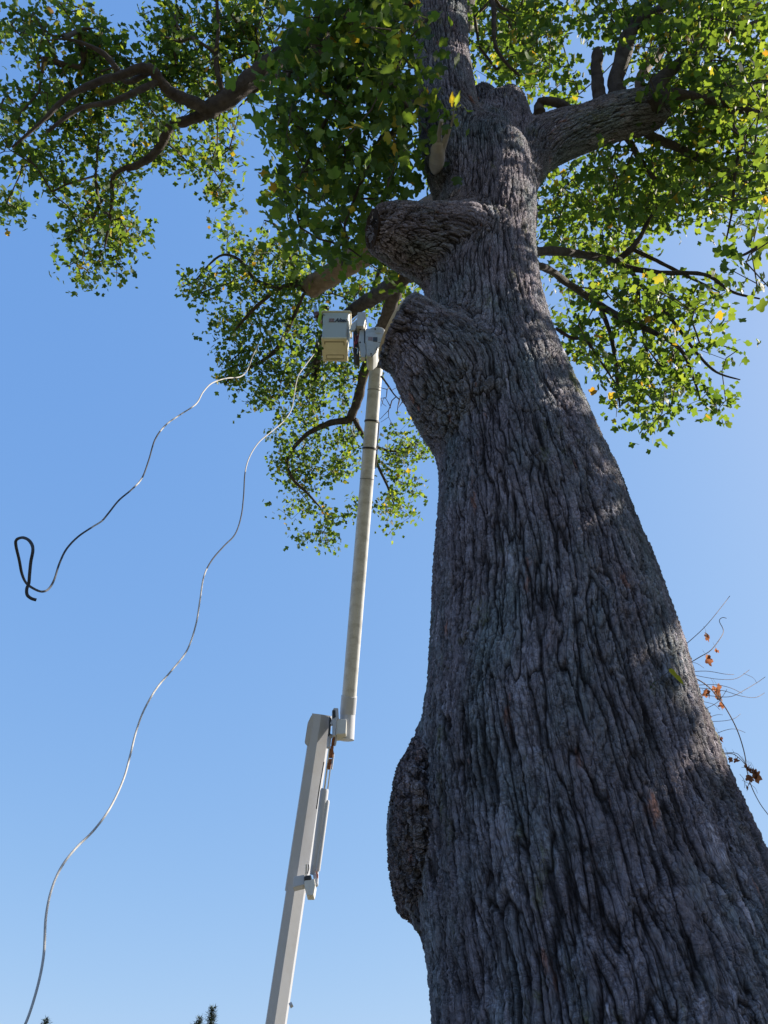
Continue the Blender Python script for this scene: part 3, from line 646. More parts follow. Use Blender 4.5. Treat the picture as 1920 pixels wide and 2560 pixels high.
cE = [(1240, 690, 25), (1270, 720, 30), (1240, 750, 28), (1290, 755, 32), (1340, 625, 35), (1390, 640, 45), (1450, 630, 40), (1510, 640, 40), (1555, 625, 24), (1350, 700, 40), (1420, 700, 42), (1480, 690, 32),
      (1330, 790, 30), (1370, 770, 42), (1430, 760, 44), (1490, 765, 36), (1540, 745, 34), (1575, 770, 24), (1320, 840, 26), (1380, 840, 40), (1440, 825, 42), (1500, 820, 38), (1550, 850, 34), (1540, 885, 22), (1350, 890, 32), (1400, 905, 38), (1450, 890, 26), (1400, 950, 22), (1425, 925, 22), (1270, 620, 35), (1220, 640, 30), (1600, 740, 16)]
foliage_group(cE, 11.6, 1.6, .10, 2.6, nE1 + nE2 + nE3 + nE4 + nE5 + nE6 + nE7 + nE8, E1, up=.45, cl_r=.13, per=12, thr=-.15)
F1, nF1 = limb([fp(2250, 300, 7.5, 12), fp(2080, 420, 7.6, 9), fp(1980, 540, 7.8, 6), fp(1890, 620, 8, 4), fp(1830, 650, 8, 2)], seg=8)
# deeper layers of the crown behind the stem and behind the right side
foliage_group([(960, 200, 60), (985, 300, 65), (1010, 390, 60), (950, 110, 50), (1060, 350, 40)], 15.2, 2.0, .12, 1.5, nA[:12] + nB1[:8], nA and A1, up=.5, cl_r=.18, per=14)
foliage_group([(1210, 420, 40), (1260, 480, 50), (1330, 450, 50), (1400, 420, 50), (1230, 550, 40), (1310, 550, 45), (1470, 390, 50), (1240, 650, 30), (1190, 480, 30)], 19.5, 2.0, .115, 1.2, nE1[6:] + nC11, E1, up=.5, cl_r=.18, per=14)
foliage_group([(1480, 205, 55), (1530, 240, 55), (1450, 140, 45), (1590, 200, 50), (1500, 100, 50)], 14.6, 1.6, .115, 2.1, nD3 + nD4[8:], D3, up=.5, cl_r=.15, per=14)
foliage_group([(1540, 330, 50), (1600, 280, 50), (1640, 380, 45), (1580, 400, 40), (1500, 400, 40), (1560, 190, 40), (1640, 200, 50), (1470, 350, 35), (1700, 300, 60), (1700, 420, 50), (1720, 180, 60)], 11.4, 1.5, .11, 1.25, nF1[:12] + nD8, D8, up=.5, cl_r=.14, per=14)
# near dark spray at the right border
foliage_group([(1600, 560, 30), (1640, 540, 40), (1630, 600, 32), (1580, 575, 22), (1650, 640, 22), (1645, 350, 30), (1655, 470, 28)], 8.0, 1.0, .105, 2.0, nF1, F1, up=.5, cl_r=.11)
# crown beyond the right and top edges of the view (it shades the bark)
H1, nH1 = limb([(nD4[-1], .04), (nD4[-1] + (nD4[-1] - nD4[-4]).normalized() * 1.2, .05), (Vector((7.8, 5.2, 11.5)), .05), (Vector((9.5, 5.8, 10)), .05), (Vector((10.5, 6, 7.6)), .04)])
def blob(cs, n):
    out = []
    for (c, s) in cs:
        for _ in range(n):
            v = Vector((random.gauss(0, .5), random.gauss(0, .5), random.gauss(0, .5))); out.append(Vector(c) + Vector((v.x * s[0], v.y * s[1], v.z * s[2])))
    return out
def blob_foliage(cs, n, nodes, owner, leaf=.17, per=12, cl=.25):
    P = np.array(blob(cs, n)); P = P[clear_of_shafts(P)]
    # keep this mass outside the picture
    rel = P - np.array(CAM); z = rel @ np.array(FWD); u = rel[:, 0] / z; v = (rel @ np.array(UP)) / z
    P = P[(z < 0) | (np.abs(u) > .56) | (np.abs(v) > .74)]
    Pn, par, cnt, nr = grow(nodes, P, .5); tag(child('twigs', twig_mesh('twigs', Pn, par, cnt, nr), owner, M['twig']), kind='stuff')
    LP = (P[:, None] + rng.normal(size=(len(P), per, 3)) * cl).reshape(-1, 3); LP = LP[clear_of_shafts(LP, .08)]
    child('foliage', leaves_mesh('foliage', LP, leaf), owner, M['leaf']); STATS.append((len(P), len(LP)))
blob_foliage([((8.5, 5.6, 9.0), (2.5, 2.4, 2.2)), ((9.5, 5.6, 10.5), (2.6, 2.4, 2)), ((10.5, 6, 7.5), (2.4, 2.4, 2)), ((7.5, 4.6, 7.5), (1.6, 1.8, 1.8)), ((8.6, 5.4, 6.2), (2, 2, 1.4)), ((9.5, 5, 5.2), (2, 2, 1.2))], 190, nH1, H1)
H2, nH2 = limb([(stem_path[-1][0], .4), (Vector((1.4, 3.2, 19.5)), .32), (Vector((1.9, 4.2, 22)), .22), (Vector((2.2, 5.5, 24)), .12)])
blob_foliage([((1.5, 3.5, 22), (4.5, 4, 3.5)), ((-1.5, 4, 21.5), (4, 4, 3)), ((4, 3.4, 20), (4, 3, 3)), ((5.5, 4, 19), (3, 3, 2.5))], 90, nH2, H2, .18, 12, .3)

# --- pale epicormic shoot with fresh leaves on the stem
sh_owner, _ = limb([fp(1096, 430, 9.0, 12), fp(1093, 405, 8.6, 19), fp(1096, 375, 8.35, 17), fp(1099, 352, 8.25, 12)], name='pale_shoot', mat='pale_shoot', seg=16)
for pth in ([fp(1097, 358, 8.3, 8), fp(1099, 335, 8.2, 6.5), fp(1105, 300, 8.1, 5)], [fp(1104, 375, 8.35, 10), fp(1113, 352, 8.25, 7), fp(1124, 325, 8.15, 5), fp(1132, 300, 8.1, 2), fp(1136, 270, 8.0, 1.2)]):
    limb(pth, name='prong', mat='pale_shoot', seg=10, parent=sh_owner)
LPs = np.array([PD(x, y, 7.9 + .2 * random.random()) for x, y in [(1127, 238), (1145, 235), (1150, 262), (1125, 275), (1135, 300), (1112, 312), (1120, 320), (1085, 240), (1068, 244), (1052, 236), (1035, 255), (1075, 270), (1045, 275), (1020, 270), (1000, 245), (1010, 215), (1030, 225), (985, 260)]])
sm = leaves_mesh('foliage', LPs, .115, .1, 1.5, lv=np.array([.95, .86, .84, .8, .7, .3, .6, .8, .84, .75, .9, .5, .7, .6, .5, .4, .6, .7]))
child('foliage', sm, sh_owner, M['leaf'])
# bare dead twigs hanging by the boom
bw, nbw = limb([fp(952, 940, 15, 3), fp(968, 960, 15, 2.4), fp(985, 985, 15, 2), fp(1000, 1000, 15, 1.5)], name='dead_twig', seg=5, mat='twig')
tg = [PD(random.uniform(945, 1035), random.uniform(945, 1060), 15 + random.gauss(0, .3)) for _ in range(38)]
Pn, par, cnt, nr = grow(nbw, np.array(tg), .15); tag(child('twigs', twig_mesh('twigs', Pn, par, cnt, nr, .0045), bw, M['twig']), kind='stuff')
print('t', time.perf_counter())
print('clusters/leaves', STATS, sum(s[1] for s in STATS))

# stub 1: decayed broken end
a, b = stub1[-2][0], stub1[-1][0]
disc([(stub1[-2][0], 0), (stub1[-1][0], 0)], stub1[-1][1] * .95, .02, 'rotten_end', M['rotten'], trunk, .05, .0)
def lump(path, mat, name, parent, seg=16, wob=.8):
    bm = bmesh.new(); tube_bm(bm, spline(path, 5), seg, True, wob, seed=3); bmesh.ops.recalc_face_normals(bm, faces=bm.faces); return child(name, bm, parent, M[mat], True)
lump([L(938, 548, 3.16, 8), L(958, 532, 3.14, 12), L(978, 524, 3.14, 11), L(1000, 522, 3.15, 7)], 'wood', 'torn_rim', trunk)

# ---------------------------------------------------------------- dry vine on the right flank
vine = empty('dead_vine', PY(1740, 1700, 3.9)); tag(vine, 'dry leafless vine with curled orange leaves on the right edge of the big trunk', 'vine')
def Vv(x, y, Y, r=.9): 
    p = PY(x, y, Y); return (p, r * zdep(p) / FPX)
def zc(x, y): return 1600 + x * .2938, 1450 + y * .2938
stems = [([(385, 580), (500, 450), (600, 345), (700, 220), (765, 135)], .9), ([(405, 735), (500, 660), (600, 600), (680, 500), (710, 430), (675, 350), (700, 320), (735, 325)], 1.1),
         ([(420, 770), (560, 775), (720, 800), (800, 805)], .8), ([(430, 775), (540, 825), (680, 845), (820, 838), (930, 765)], .8), ([(430, 770), (560, 890), (680, 1020), (770, 1160), (840, 1310), (890, 1480), (910, 1620), (950, 1760), (1020, 1900), (1100, 2010), (1180, 2120)], 1.5),
         ([(470, 885), (620, 890), (760, 915), (870, 965)], .8), ([(500, 945), (640, 990), (780, 990), (900, 930), (1000, 870), (1065, 825)], .9), ([(520, 900), (700, 940), (850, 985), (980, 1000), (1060, 960)], .8),
         ([(540, 1010), (620, 1055), (680, 1105)], .7), ([(560, 1105), (660, 1040), (740, 930)], .7), ([(530, 1070), (600, 1180), (635, 1300), (650, 1440), (700, 1480), (790, 1480), (860, 1530), (910, 1590)], 1.3),
         ([(600, 1190), (700, 1200), (800, 1180), (855, 1140)], .7), ([(600, 1170), (650, 1148), (705, 1148)], .6), ([(640, 1320), (720, 1280), (810, 1268), (895, 1298)], .7), ([(700, 1465), (800, 1470), (860, 1510), (900, 1570)], .9),
         ([(910, 1640), (885, 1700), (890, 1770)], .6), ([(930, 1690), (970, 1760), (1000, 1815)], .5), ([(925, 1580), (950, 1600), (970, 1640)], .6), ([(400, 680), (470, 705), (545, 750)], .6), ([(935, 780), (960, 830), (995, 880)], .5), ([(530, 1000), (540, 960), (530, 930)], .5), ([(640, 1440), (670, 1490), (700, 1500)], .8)]
for pts, r in stems:
    pp = [Vv(*zc(x, y), 3.75 - .12 * math.sin(k * .9), r * (1 - .35 * k / len(pts))) for k, (x, y) in enumerate(pts)]
    pp[0] = (pp[0][0] + Vector((-.03, .02, 0)), pp[0][1])
    bm = bmesh.new(); tube_bm(bm, spline(pp, 5), 6, True); child('stem', bm, vine, M['dry_stem'], True)
for (x, y, s) in [(572, 480, 9), (650, 610, 6), (565, 680, 8), (635, 925, 9), (660, 935, 8), (685, 985, 11), (690, 1075, 8), (580, 960, 8), (485, 885, 6), (575, 1200, 6), (683, 1355, 6), (663, 1390, 7), (755, 1520, 6), (823, 1545, 8), (935, 1620, 8), (985, 1665, 11), (940, 1690, 8), (905, 1600, 7), (908, 1780, 7), (590, 1150, 6), (470, 920, 5), (960, 1640, 7)]:
    p, k = Vv(*zc(x, y), 3.72, s * 1.15)
    me = leaves_mesh('dry_leaf', np.array([p + Vector((0, 0, k)), p + Vector((.01, .005, k * .6))]), k * 2.2, .0, 2.5)
    co_ = np.empty(len(me.vertices) * 3, np.float32); me.vertices.foreach_get('co', co_); co_ = co_.reshape(-1, 3); co_[:, 0] = p.x + (co_[:, 0] - p.x) * .7 + np.sin(co_[:, 2] * 90) * .004; me.vertices.foreach_set('co', co_.ravel())
    child('dry_leaf', me, vine, M['dry_leaf'])
    bm = bmesh.new(); tube_bm(bm, [(p + Vector((0, 0, k)), .0008), (p + Vector((.004, 0, k + .02)), .0008), (p + Vector((0, .004, k + .05)), .0007)], 4); child('leaf_stalk', bm, vine, M['dry_stem'])

# leaf caught in the bark, and leaves drifting down
def one_leaf(p, size, d, nrm, lv, label, name='fallen_leaf', cat='leaf', group=None):
    d = Vector(d).normalized(); nrm = Vector(nrm); nrm = (nrm - d * nrm.dot(d)).normalized(); s = d.cross(nrm)
    V = [s * v[0] * size + d * v[1] * size + nrm * v[2] * size for v in LV]
    me = mesh_np(name, [tuple(v) for v in V], LF, LT); a = me.attributes.new('lv', 'FLOAT', 'FACE'); a.data.foreach_set('value', [lv, lv])
    o = link(name, me, None, M['leaf']); o.location = p; tag(o, label, cat, group); return o
def on_trunk(x, y):
    """first hit of the bark along the sight line, kept a little proud of it"""
    return None
vg = trunk
def hit(x, y, lift=.02):
    if bvh is None:
        r = ray(x, y).normalized(); org = CAM - Vector(tree.location)
        ok, loc, nor, idx = trunk.ray_cast(org, r)
        if not ok: return PY(x, y, 3.2), Vector((0, -1, 0))
        return loc + Vector(tree.location) + nor * lift, nor
    h = bvh.ray_cast(CAM, ray(x, y).normalized())
    return h[0] + h[1] * lift, h[1]

# ---------------------------------------------------------------- bucket truck boom
boom = empty('aerial_lift', (0, 0, 0))
SD = 18.0
El = PD(806, 1787, SD); Lo = PD(740, 2228, SD + .3); Lb = PD(684, 2600, SD + .6)
axis = (El - Lo).normalized(); Base = Lb + (Lb - El).normalized() * 1.7
gzv = 0.0; boom.location = (Base.x, Base.y, 0)
tag(boom, 'white articulated bucket lift boom raised beside the tree', 'bucket lift')
side = Vector((.93, -.37, 0)).normalized()
def sec(w, h, c): w /= 2; h /= 2; return [(-w + c, -h), (w - c * 3.9, -h), (w, -h + c * 7.2), (w, h - c), (w - c, h), (-w + c, h), (-w, h - c), (-w, -h + c)]
bm = bmesh.new(); section_bm(bm, Base, Lo + axis * .4, sec(.345, .345, .031), side); lb = child('lower_boom', bm, boom, M['steel_white'])
bm = bmesh.new(); section_bm(bm, Lo, El, sec(.39, .39, .034), side); child('boom_sleeve', bm, boom, M['steel_white'])
def P6(x, y, d=SD): return PD(650 + x * .2351, 1740 + y * .2351, d)
# cover plate on the upper left of the sleeve
bm = bmesh.new(); bm2 = None
tt = (El - Lo).normalized(); u6 = (side - tt * side.dot(tt)).normalized(); v6 = tt.cross(u6)
def along(f): return Lo + (El - Lo) * f
lft = (RT * -1 - tt * (RT * -1).dot(tt)).normalized()
vs0 = [along(.80) + lft * .20, along(.82) + lft * .30, along(.94) + lft * .30, along(.99) + lft * .24, along(.995) + lft * .1]
dep = tt.cross(lft)
f0 = [bm.verts.new(p + dep * .14) for p in vs0]; f1 = [bm.verts.new(p - dep * .14) for p in vs0]; n = 5
fs = [bm.faces.new(f0), bm.faces.new(list(reversed(f1)))] + [bm.faces.new((f0[i], f1[i], f1[(i + 1) % n], f0[(i + 1) % n])) for i in range(n)]
bmesh.ops.recalc_face_normals(bm, faces=fs); bmesh.ops.bevel(bm, geom=list(bm.edges), offset=.015, segments=2, affect='EDGES'); child('end_cover', bm, boom, M['steel_white'])
def rod(pts, name, mat, seg=14, parent=boom, smooth=True):
    bm = bmesh.new(); tube_bm(bm, pts, seg, True); bmesh.ops.recalc_face_normals(bm, faces=bm.faces); return child(name, bm, parent, M[mat], smooth)
D_ = SD - .28
cyl = rod([(P6(575, 1900, D_ + .1), .095), (P6(685, 1010, D_), .095), (P6(690, 985, D_), .08)], 'cylinder', 'steel_white', 24)
rod([(P6(610, 1860, D_ + .02), .06), (P6(712, 1125, D_), .06), (P6(716, 1105, D_), .045)], 'cylinder', 'steel_white', 18)
rod([(P6(684, 1000, D_), .022), (P6(738, 560, D_), .022)], 'piston_rod', 'chrome', 10)
rod([(P6(705, 1120, D_), .016), (P6(752, 740, D_), .016)], 'piston_rod', 'chrome', 10)
rod([(P6(600, 1200, D_ - .1), .012), (P6(622, 1040, D_ - .1), .012), (P6(680, 700, D_ - .1), .012)], 'hydraulic_line', 'black', 8)
# rusty chain links
for (x, y, s) in [(735, 745, .055), (748, 700, .045), (758, 620, .06), (765, 560, .045), (782, 490, .06), (790, 450, .045)]:
    bm = bmesh.new(); c = P6(x, y, D_); box_bm(bm, c, RT * s * .75, Vector((0, 1, 0)) * .04, tt * s * 1.2, .012); child('chain_link', bm, boom, M['rust'])
rod([(P6(725, 560, D_), .045), (P6(742, 400, D_), .045)], 'clevis', 'steel_white', 14)
rod([(P6(800, 520, D_ - .05), .02), (P6(815, 410, D_ - .05), .03), (P6(788, 300, D_ - .05), .035)], 'link_arm', 'steel_white', 10)
# elbow linkage plates
def plate6(poly, d, th, name, mat, bev=.012):
    Yc = PD(650 + poly[0][0] * .2351, 1740 + poly[0][1] * .2351, d).y
    bm = bmesh.new(); prism_px(bm, [(650 + x * .2351, 1740 + y * .2351) for x, y in poly], Yc, th, bev); return child(name, bm, boom, M[mat])
plate6([(785, 125), (832, 128), (838, 235), (812, 260), (800, 420), (770, 420), (775, 300), (762, 240), (765, 160)], SD - .2, .09, 'link_plate', 'steel_white')
plate6([(768, 150), (800, 150), (805, 220), (775, 240)], SD - .24, .03, 'link_cover', 'black', .004)
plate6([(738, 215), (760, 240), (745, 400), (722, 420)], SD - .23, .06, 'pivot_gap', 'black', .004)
plate6([(762, 250), (790, 262), (788, 300), (760, 310), (745, 290)], SD - .28, .06, 'pivot_lug', 'steel_white')
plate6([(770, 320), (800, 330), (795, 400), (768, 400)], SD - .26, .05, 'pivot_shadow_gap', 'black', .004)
plate6([(720, 410), (775, 405), (770, 440), (745, 445), (740, 540), (715, 545), (712, 470)], SD - .3, .05, 'clevis_bracket', 'steel_white')
plate6([(790, 415), (818, 412), (805, 520), (792, 530)], SD - .25, .05, 'link_tail', 'steel_white')
plate6([(770, 600), (790, 600), (788, 640), (770, 780), (755, 770)], SD - .24, .05, 'link_tail', 'steel_white')
plate6([(808, 240), (915, 242), (922, 255), (915, 400), (806, 408)], SD - .3, .34, 'elbow_box', 'white', .02)
# lower bracket
plate6([(360, 1920), (470, 1900), (470, 2005), (350, 2035)], SD - .32, .3, 'bracket_plate', 'steel_white')
plate6([(388, 1950), (418, 1945), (415, 1985), (385, 1990)], SD - .335, .02, 'bracket_hole', 'black', .002)
plate6([(470, 1960), (580, 1940), (590, 2010), (570, 2120), (495, 2120), (470, 2010)], SD - .42, .34, 'bracket_box', 'white', .02)
plate6([(470, 1912), (510, 1905), (545, 1900), (545, 1958), (472, 1960)], SD - .40, .2, 'cylinder_foot', 'black', .02)
plate6([(560, 1900), (620, 1880), (615, 2000), (590, 2015), (575, 1960)], SD - .36, .16, 'bracket_ear', 'steel_white', .02)
plate6([(592, 1860), (605, 1870), (620, 1900), (618, 1940), (604, 1930), (598, 1890)], SD - .40, .02, 'warning_tape', 'orange', .002)
rod([(P6(515, 1790, D_ - .05), .012), (P6(520, 1830, D_ - .05), .012), (P6(505, 1890, D_ - .05), .012)], 'hydraulic_line', 'black', 6)
rod([(P6(492, 1790, D_), .02), (P6(488, 1910, D_), .02)], 'hydraulic_line', 'chrome', 8)
# small lug seen low on the right edge
rod([(PD(724, 2515, SD + .1), .05), (PD(731, 2510, SD + .1), .05)], 'lug', 'steel_white', 14)
# upper boom
Ub = PD(866, 1850, SD - .15); Um = PD(873, 1740, SD - .1); Ut = PD(947, 836, 18.4)
ub = rod([(Um + (Um - Ut) * .0, .170), (Um * .5 + Ut * .5, .166), (Ut, .158)], 'upper_boom', 'boom_white', 40)
rod([(Ub, .178), (Um + (Um - Ut).normalized() * .42, .180), (Um + (Um - Ut).normalized() * .41, .186), (Um - (Um - Ut).normalized() * .0, .186), ], 'elbow_collar', 'steel_white', 40)
ua = (Ut - Um).normalized()
def on_ub(y): 
    f = (1740 - y) / (1740 - 836.); return Um + (Ut - Um) * f
for y in (1059, 1128):
    c = on_ub(y); rod([(c - ua * .022, .178), (c + ua * .022, .178)], 'strap', 'black', 40)
c1, c2 = on_ub(1059), on_ub(1175); sidev = (RT - ua * RT.dot(ua)).normalized()
rod([(c1 + sidev * .18, .014), (c2 + sidev * .19, .014), (c2 + sidev * .19 - ua * .02 - sidev * .04, .012), (on_ub(1140) + sidev * .17, .01)], 'hook_rod', 'black', 8)
for y in (1205, 980): 
    c = on_ub(y); rod([(c - ua * .006, .1695), (c + ua * .006, .1695)], 'seam', 'decal', 40)
def facing_plate(y, w, h, name, mat, xoff=0):
    c = on_ub(y); toc = (CAM - c); toc = (toc - ua * toc.dot(ua)).normalized(); sx = ua.cross(toc).normalized()
    ang = xoff; n_ = (toc * math.cos(ang) + sx * math.sin(ang)).normalized(); s_ = ua.cross(n_)
    bm = bmesh.new(); box_bm(bm, c + n_ * .170, s_ * w / 2, n_ * .012, ua * h / 2, .003); return child(name, bm, boom, M[mat])
facing_plate(900, .12, .16, 'data_plate', 'decal', .35); facing_plate(918, .12, .14, 'data_plate', 'decal', .35)
# --- bucket (upright, facing us)
def Z5(x, y): return 750 + x * .1507, 740 + y * .1507
YB = PD(836, 842, 18.4).y
fbl = PY(*Z5(360, 685), YB); fbr = PY(*Z5(775, 685), YB); ftl = PY(*Z5(412, 285), YB); ftr = PY(*Z5(905, 285), YB)
dB = .66
zb = (fbl.z + fbr.z) / 2; zt = (ftl.z + ftr.z) / 2
xl, xr = fbl.x, fbr.x; xtl, xtr = xl - .04, xr + .05
def tub(name, zb, zt, inset, mat, parent, wall=.025):
    bm = bmesh.new(); NZ = 6
    outer = []; inner = []
    for k in range(NZ + 1):
        f = k / NZ; e = f ** 2.2
        a, b_ = xl + (xtl - xl) * e, xr + (xtr - xr) * e; y0, y1 = YB - .04 * e, YB + dB + .04 * e; z = zb + (zt - zb) * f; c = .05
        ring = [(a + c, y0), (b_ - c, y0), (b_ - .015, y0 + .015), (b_, y0 + c), (b_, y1 - c), (b_ - .015, y1 - .015), (b_ - c, y1), (a + c, y1), (a + .015, y1 - .015), (a, y1 - c), (a, y0 + c), (a + .015, y0 + .015)]
        cx, cy = (a + b_) / 2, (y0 + y1) / 2
        outer.append([bm.verts.new((x, y, z)) for x, y in ring])
        inner.append([bm.verts.new((cx + (x - cx) * (1 - wall * 3), cy + (y - cy) * (1 - wall * 3), max(z, zb + .03))) for x, y in ring])
    n = 12
    for k in range(NZ):
        for i in range(n):
            bm.faces.new((outer[k][i], outer[k][(i + 1) % n], outer[k + 1][(i + 1) % n], outer[k + 1][i]))
            bm.faces.new((inner[k][(i + 1) % n], inner[k][i], inner[k + 1][i], inner[k + 1][(i + 1) % n]))
    for i in range(n): bm.faces.new((outer[NZ][i], outer[NZ][(i + 1) % n], inner[NZ][(i + 1) % n], inner[NZ][i]))
    bm.faces.new(list(reversed(outer[0]))); bm.faces.new(inner[0])
    return child(name, bm, parent, mat, False)
bucket = tub('bucket', zb, zt, 0, M['bucket'], boom)
bm = bmesh.new(); rr = .03
cxy = [(xtl + .0, YB - .04), (xtr, YB - .04), (xtr, YB + dB + .04), (xtl, YB + dB + .04)]
for i in range(4):
    a = Vector((*cxy[i], zt)); b_ = Vector((*cxy[(i + 1) % 4], zt)); tube_bm(bm, [(a, rr), (b_, rr)], 10)
child('rim', bm, bucket, M['cream'], True)
# bottom pan with a raised border and recess lines
bm = bmesh.new(); cxm, cym = (xl + xr) / 2, YB + dB / 2
box_bm(bm, Vector((cxm, cym, zb - .022)), Vector(((xr - xl) / 2 + .012, 0, 0)), Vector((0, dB / 2 + .012, 0)), Vector((0, 0, .02)), .012)
pan = child('bottom_pan', bm, bucket, M['cream'])
bm = bmesh.new(); hw, hd, t_ = (xr - xl) / 2, dB / 2, .02
for (ox, oy, wx, wy) in [(0, -hd + t_, hw, t_), (0, hd - t_, hw, t_), (-hw + t_, 0, t_, hd - 2 * t_), (hw - t_, 0, t_, hd - 2 * t_)]:
    box_bm(bm, Vector((cxm + ox, cym + oy, zb - .052)), Vector((wx, 0, 0)), Vector((0, wy, 0)), Vector((0, 0, .0105)), .004)
child('pan_border', bm, pan, M['cream'])
bm = bmesh.new()
for (ox, oy, wx, wy) in [(0, -hd + .10, hw - .07, .012), (-hw + .07, -hd + .13, .012, .04), (hw - .07, -hd + .15, .012, .05), (0, hd - .07, hw - .09, .008), (0, hd - .18, hw - .09, .008), (-hw + .09, hd - .125, .008, .05), (hw - .09, hd - .125, .008, .05)]:
    bm = bmesh.new(); box_bm(bm, Vector((cxm + ox, cym + oy, zb - .0445)), Vector((wx, 0, 0)), Vector((0, wy, 0)), Vector((0, 0, .004))); child('pan_groove', bm, pan, M['cream_dark'])
# lettering
def front_y(z): return YB - .04 * max(0, (z - zb) / (zt - zb)) ** 2.2
fc = bpy.data.curves.new('txt', 'FONT'); fc.body = 'Altec'; fc.size = .19; fc.extrude = .003; fc.offset = .006; fc.shear = .3; fc.space_character = .96; fc.resolution_u = 4
fo = bpy.data.objects.new('txt', fc); COL.objects.link(fo); dg = bpy.context.evaluated_depsgraph_get(); dg.update()
lm = bpy.data.meshes.new_from_object(fo.evaluated_get(dg)); bpy.data.objects.remove(fo)
lp0 = PY(*Z5(575, 442), YB); lp1 = PY(*Z5(795, 442), YB)
wid = max(v.co.x for v in lm.vertices) - min(v.co.x for v in lm.vertices)
hz = PY(*Z5(575, 385), YB).z - lp0.z; hh = max(v.co.y for v in lm.vertices)
for v in lm.vertices:
    x, y, z = v.co; X = lp0.x + x / wid * (lp1.x - lp0.x); Z = lp0.z + y / hh * hz; v.co = (X, front_y(Z) - .012 - z * .3, Z)
child('lettering', lm, bucket, M['black'])
bm = bmesh.new(); a0 = PY(*Z5(480, 442), YB); a1 = PY(*Z5(572, 388), YB)
w_, h_ = a1.x - a0.x, a1.z - a0.z
for i in range(5):
    f = (i + .5) / 5; Z = a0.z + h_ * f
    box_bm(bm, Vector((a0.x + w_ * .5, front_y(Z) - .010, Z)), Vector((w_ * .48, 0, 0)), Vector((0, .004, 0)), Vector((0, 0, h_ * .068)))
for fx in (.04, .5, .96):
    Z = a0.z + h_ * .5; box_bm(bm, Vector((a0.x + w_ * fx, front_y(a0.z + h_) - .004, Z)), Vector((w_ * .035, 0, 0)), Vector((0, .013, 0)), Vector((0, 0, h_ * .49)))
child('emblem', bm, bucket, M['decal_red'])
# --- mounting: side housing, hoses, plate, drum
def plate5(poly, Y, th, name, mat, bev=.012, parent=boom, smooth=False):
    bm = bmesh.new(); prism_px(bm, [Z5(x, y) for x, y in poly], Y, th, bev); return child(name, bm, parent, M[mat], smooth)
plate5([(955, 265), (1092, 262), (1085, 390), (1060, 500), (935, 495), (945, 385)], YB - .1, .5, 'control_housing', 'white', .02)
plate5([(945, 385), (860, 455), (830, 560), (880, 572), (920, 540), (940, 460)], YB - .06, .05, 'control_bracket', 'white', .01)
plate5([(865, 400), (950, 320), (940, 345), (870, 425)], YB - .05, .03, 'control_lever', 'cream', .004)
plate5([(880, 500), (998, 500), (995, 620), (985, 900), (990, 1000), (930, 990), (885, 950)], YB + .18, .3, 'hose_tray', 'black', .02)
plate5([(1000, 490), (1065, 400), (1100, 345), (1110, 480), (1085, 560), (1068, 700), (1085, 800), (1098, 930), (1080, 1015), (1005, 1010), (1000, 900), (978, 800), (968, 740), (985, 620)], YB + .0, .12, 'mounting_plate', 'white', .012)
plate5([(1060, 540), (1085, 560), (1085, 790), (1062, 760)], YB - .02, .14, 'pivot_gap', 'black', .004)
def hose(pts, mat, r=.014):
    rod(spline([(PY(*Z5(x, y), YB + dy), r) for x, y, dy in pts], 5), 'hose', mat, 8)
hose([(900, 640, .1), (925, 720, .04), (905, 800, .06), (900, 860, .1)], 'red_hose'); hose([(940, 680, .05), (985, 610, .06), (960, 560, .1)], 'red_hose'); hose([(895, 760, .06), (930, 790, .02), (965, 700, .05), (950, 620, .1)], 'red_hose')
hose([(955, 500, .08), (965, 600, .05), (940, 680, .08)], 'chrome', .008); hose([(920, 860, .1), (960, 880, .05), (950, 960, .1)], 'chrome', .012); hose([(905, 560, .1), (935, 600, .03), (930, 700, .05), (955, 790, .1)], 'black', .018)
hose([(1300, 770, -.18), (1370, 780, -.16), (1385, 830, -.1), (1370, 860, 0)], 'decal', .006); hose([(1190, 1010, -.1), (1240, 950, -.14), (1280, 890, -.14), (1275, 850, -.12)], 'decal', .008); hose([(1110, 980, -.02), (1140, 1005, -.05), (1190, 1010, -.1)], 'decal', .008)
# drum: horizontal round housing fused to the boom head
hd_c = PY(*Z5(1250, 600), YB + .1)
plate5([(1085, 520), (1150, 535), (1200, 508), (1290, 500), (1370, 515), (1408, 545), (1395, 760), (1365, 800), (1290, 870), (1280, 930), (1200, 1000), (1130, 1000), (1100, 960), (1100, 790), (1080, 760)], YB - .12, .42, 'boom_head', 'boom_white', .05, smooth=True)
plate5([(1212, 680), (1285, 682), (1283, 750), (1210, 745)], YB - .135, .02, 'warning_plate', 'decal', .002)
plate5([(1130, 680), (1205, 675), (1203, 735), (1130, 730)], YB - .128, .01, 'warning_plate', 'decal_red', .002)
for (x, y) in [(1248, 545), (1272, 885), (1000, 553), (996, 768), (1180, 960)]:
    p = PY(*Z5(x, y), YB - .13 if x > 1100 else YB - .01); rod([(p + Vector((0, .03, 0)), .02), (p - Vector((0, .012, 0)), .018)], 'bolt', 'black', 10)
# pedestal and turntable below the view, so the boom stands on something
rod([(Vector((Base.x, Base.y, 0)), .7), (Vector((Base.x, Base.y, 1.1)), .62), (Vector((Base.x, Base.y, 1.15)), .45), (Vector((Base.x, Base.y, Base.z - .3)), .35)], 'pedestal', 'steel_white', 28)
bm = bmesh.new(); box_bm(bm, Base - Vector((0, 0, .05)), RT * .35, Vector((0, .35, 0)), Vector((0, 0, .35)), .05); child('turret', bm, boom, M['steel_white'])

